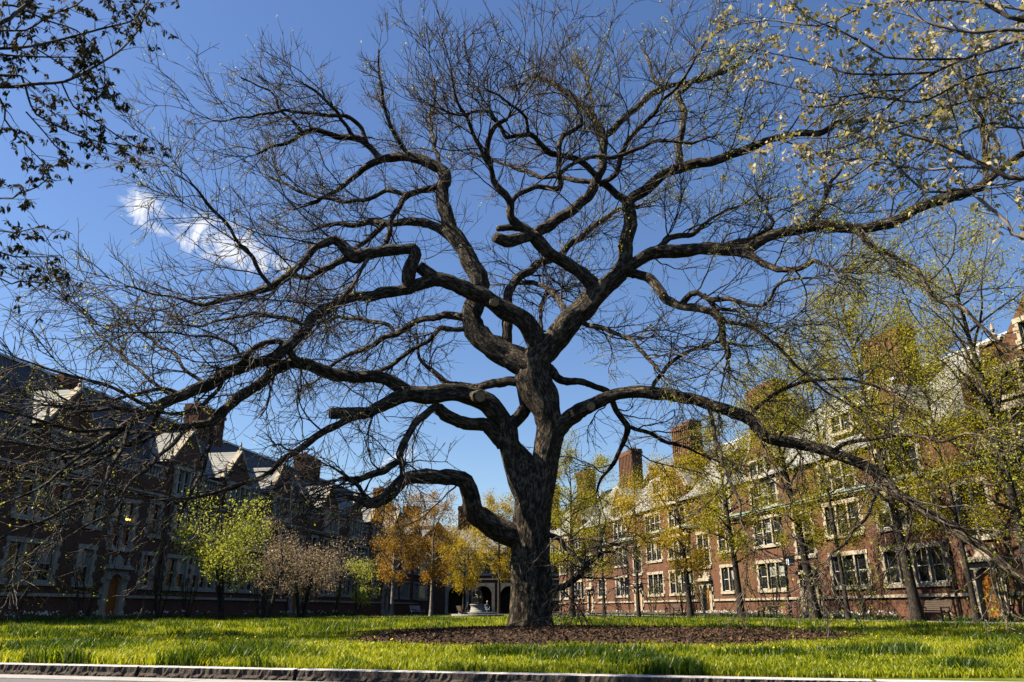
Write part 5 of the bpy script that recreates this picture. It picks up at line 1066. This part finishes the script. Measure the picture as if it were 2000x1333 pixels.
Fg = np.concatenate([np.stack([bi, bi + 1, bi + 2], 1), np.stack([bi, bi + 2, bi + 3], 1), np.stack([bi + 3, bi + 2, bi + 4], 1), np.stack([fi, fi + 1, fi + 2], 1)])
ti = np.clip(0.58 - 0.62 * clump + 0.22 * g3 + rng.normal(0, 0.24, N), 0, 1)
props(np_mesh('grass', np.concatenate([Vn, Vf]), Fg, 'grass', tint=np.concatenate([np.repeat(ti[nb], 5), np.repeat(ti[~nb], 3)]), smooth=False), 'bright yellow-green spring grass of the lawn', 'grass', kind='stuff')
# dandelions
n = 420; D = 11 * (55 / 11) ** rng.random(n); X = rng.uniform(-.66, .66, n) * D; k = ~in_mulch(X, D, 1.0) & (nz(X, D, 0.25, 2.0) > -0.02) & ((X - RP.x) * RN.x + (D - RP.y) * RN.y > 5) & ((X - LP.x) * LN.x + (D - LP.y) * LN.y > 4); X, D = X[k], D[k]; n = len(X)
ax = rng.normal(0, .3, (n * 3, 3)); ax[:, 2] *= .3
props(leaf_mesh('dandelions', np.repeat(np.stack([X, D, rng.uniform(0.10, 0.17, n)], 1), 3, 0), np.full(n * 3, 0.032), 'dandelion', None, 0, 1.0, axis=rng.normal(0, 1, (n * 3, 3))), 'yellow dandelion heads dotted over the lawn', 'dandelions', kind='stuff')
# daffodils and low plants along both walls
def bedflowers(W, lst, label):
    ps, ts = [], []
    for (s0, s1, n, white) in lst:
        for _ in range(n):
            s = rng.uniform(s0, s1); o = rng.uniform(0.6, 2.4); b = np.array(W(s, o))
            for _ in range(9): ps.append(b + [rng.normal(0, .12), rng.normal(0, .12), rng.uniform(0.05, .28)]); ts.append(rng.uniform(0, .5))
            if rng.random() < white:
                for _ in range(4): ps.append(b + [rng.normal(0, .10), rng.normal(0, .10), rng.uniform(0.34, .52)]); ts.append(rng.uniform(.92, 1))
    ps = np.array(ps); props(leaf_mesh('bed_flowers', ps, np.where(np.array(ts) > .9, 0.09, 0.10), 'daffodil', None, -1.0, 1.5, tint=np.array(ts)), label, 'flowers', kind='stuff')
bedflowers(RW, ((-12, -8, 40, .1), (-4, 4, 90, .6), (7, 19, 140, .55), (22, 45, 160, .4)), 'white daffodils and green leaves along the sunlit brick wall')
bedflowers(LW, ((-6, 12, 170, .25), (12, 45, 120, .2)), 'dim pale flowers and leaves along the shaded wall')
print('GRASS', N)
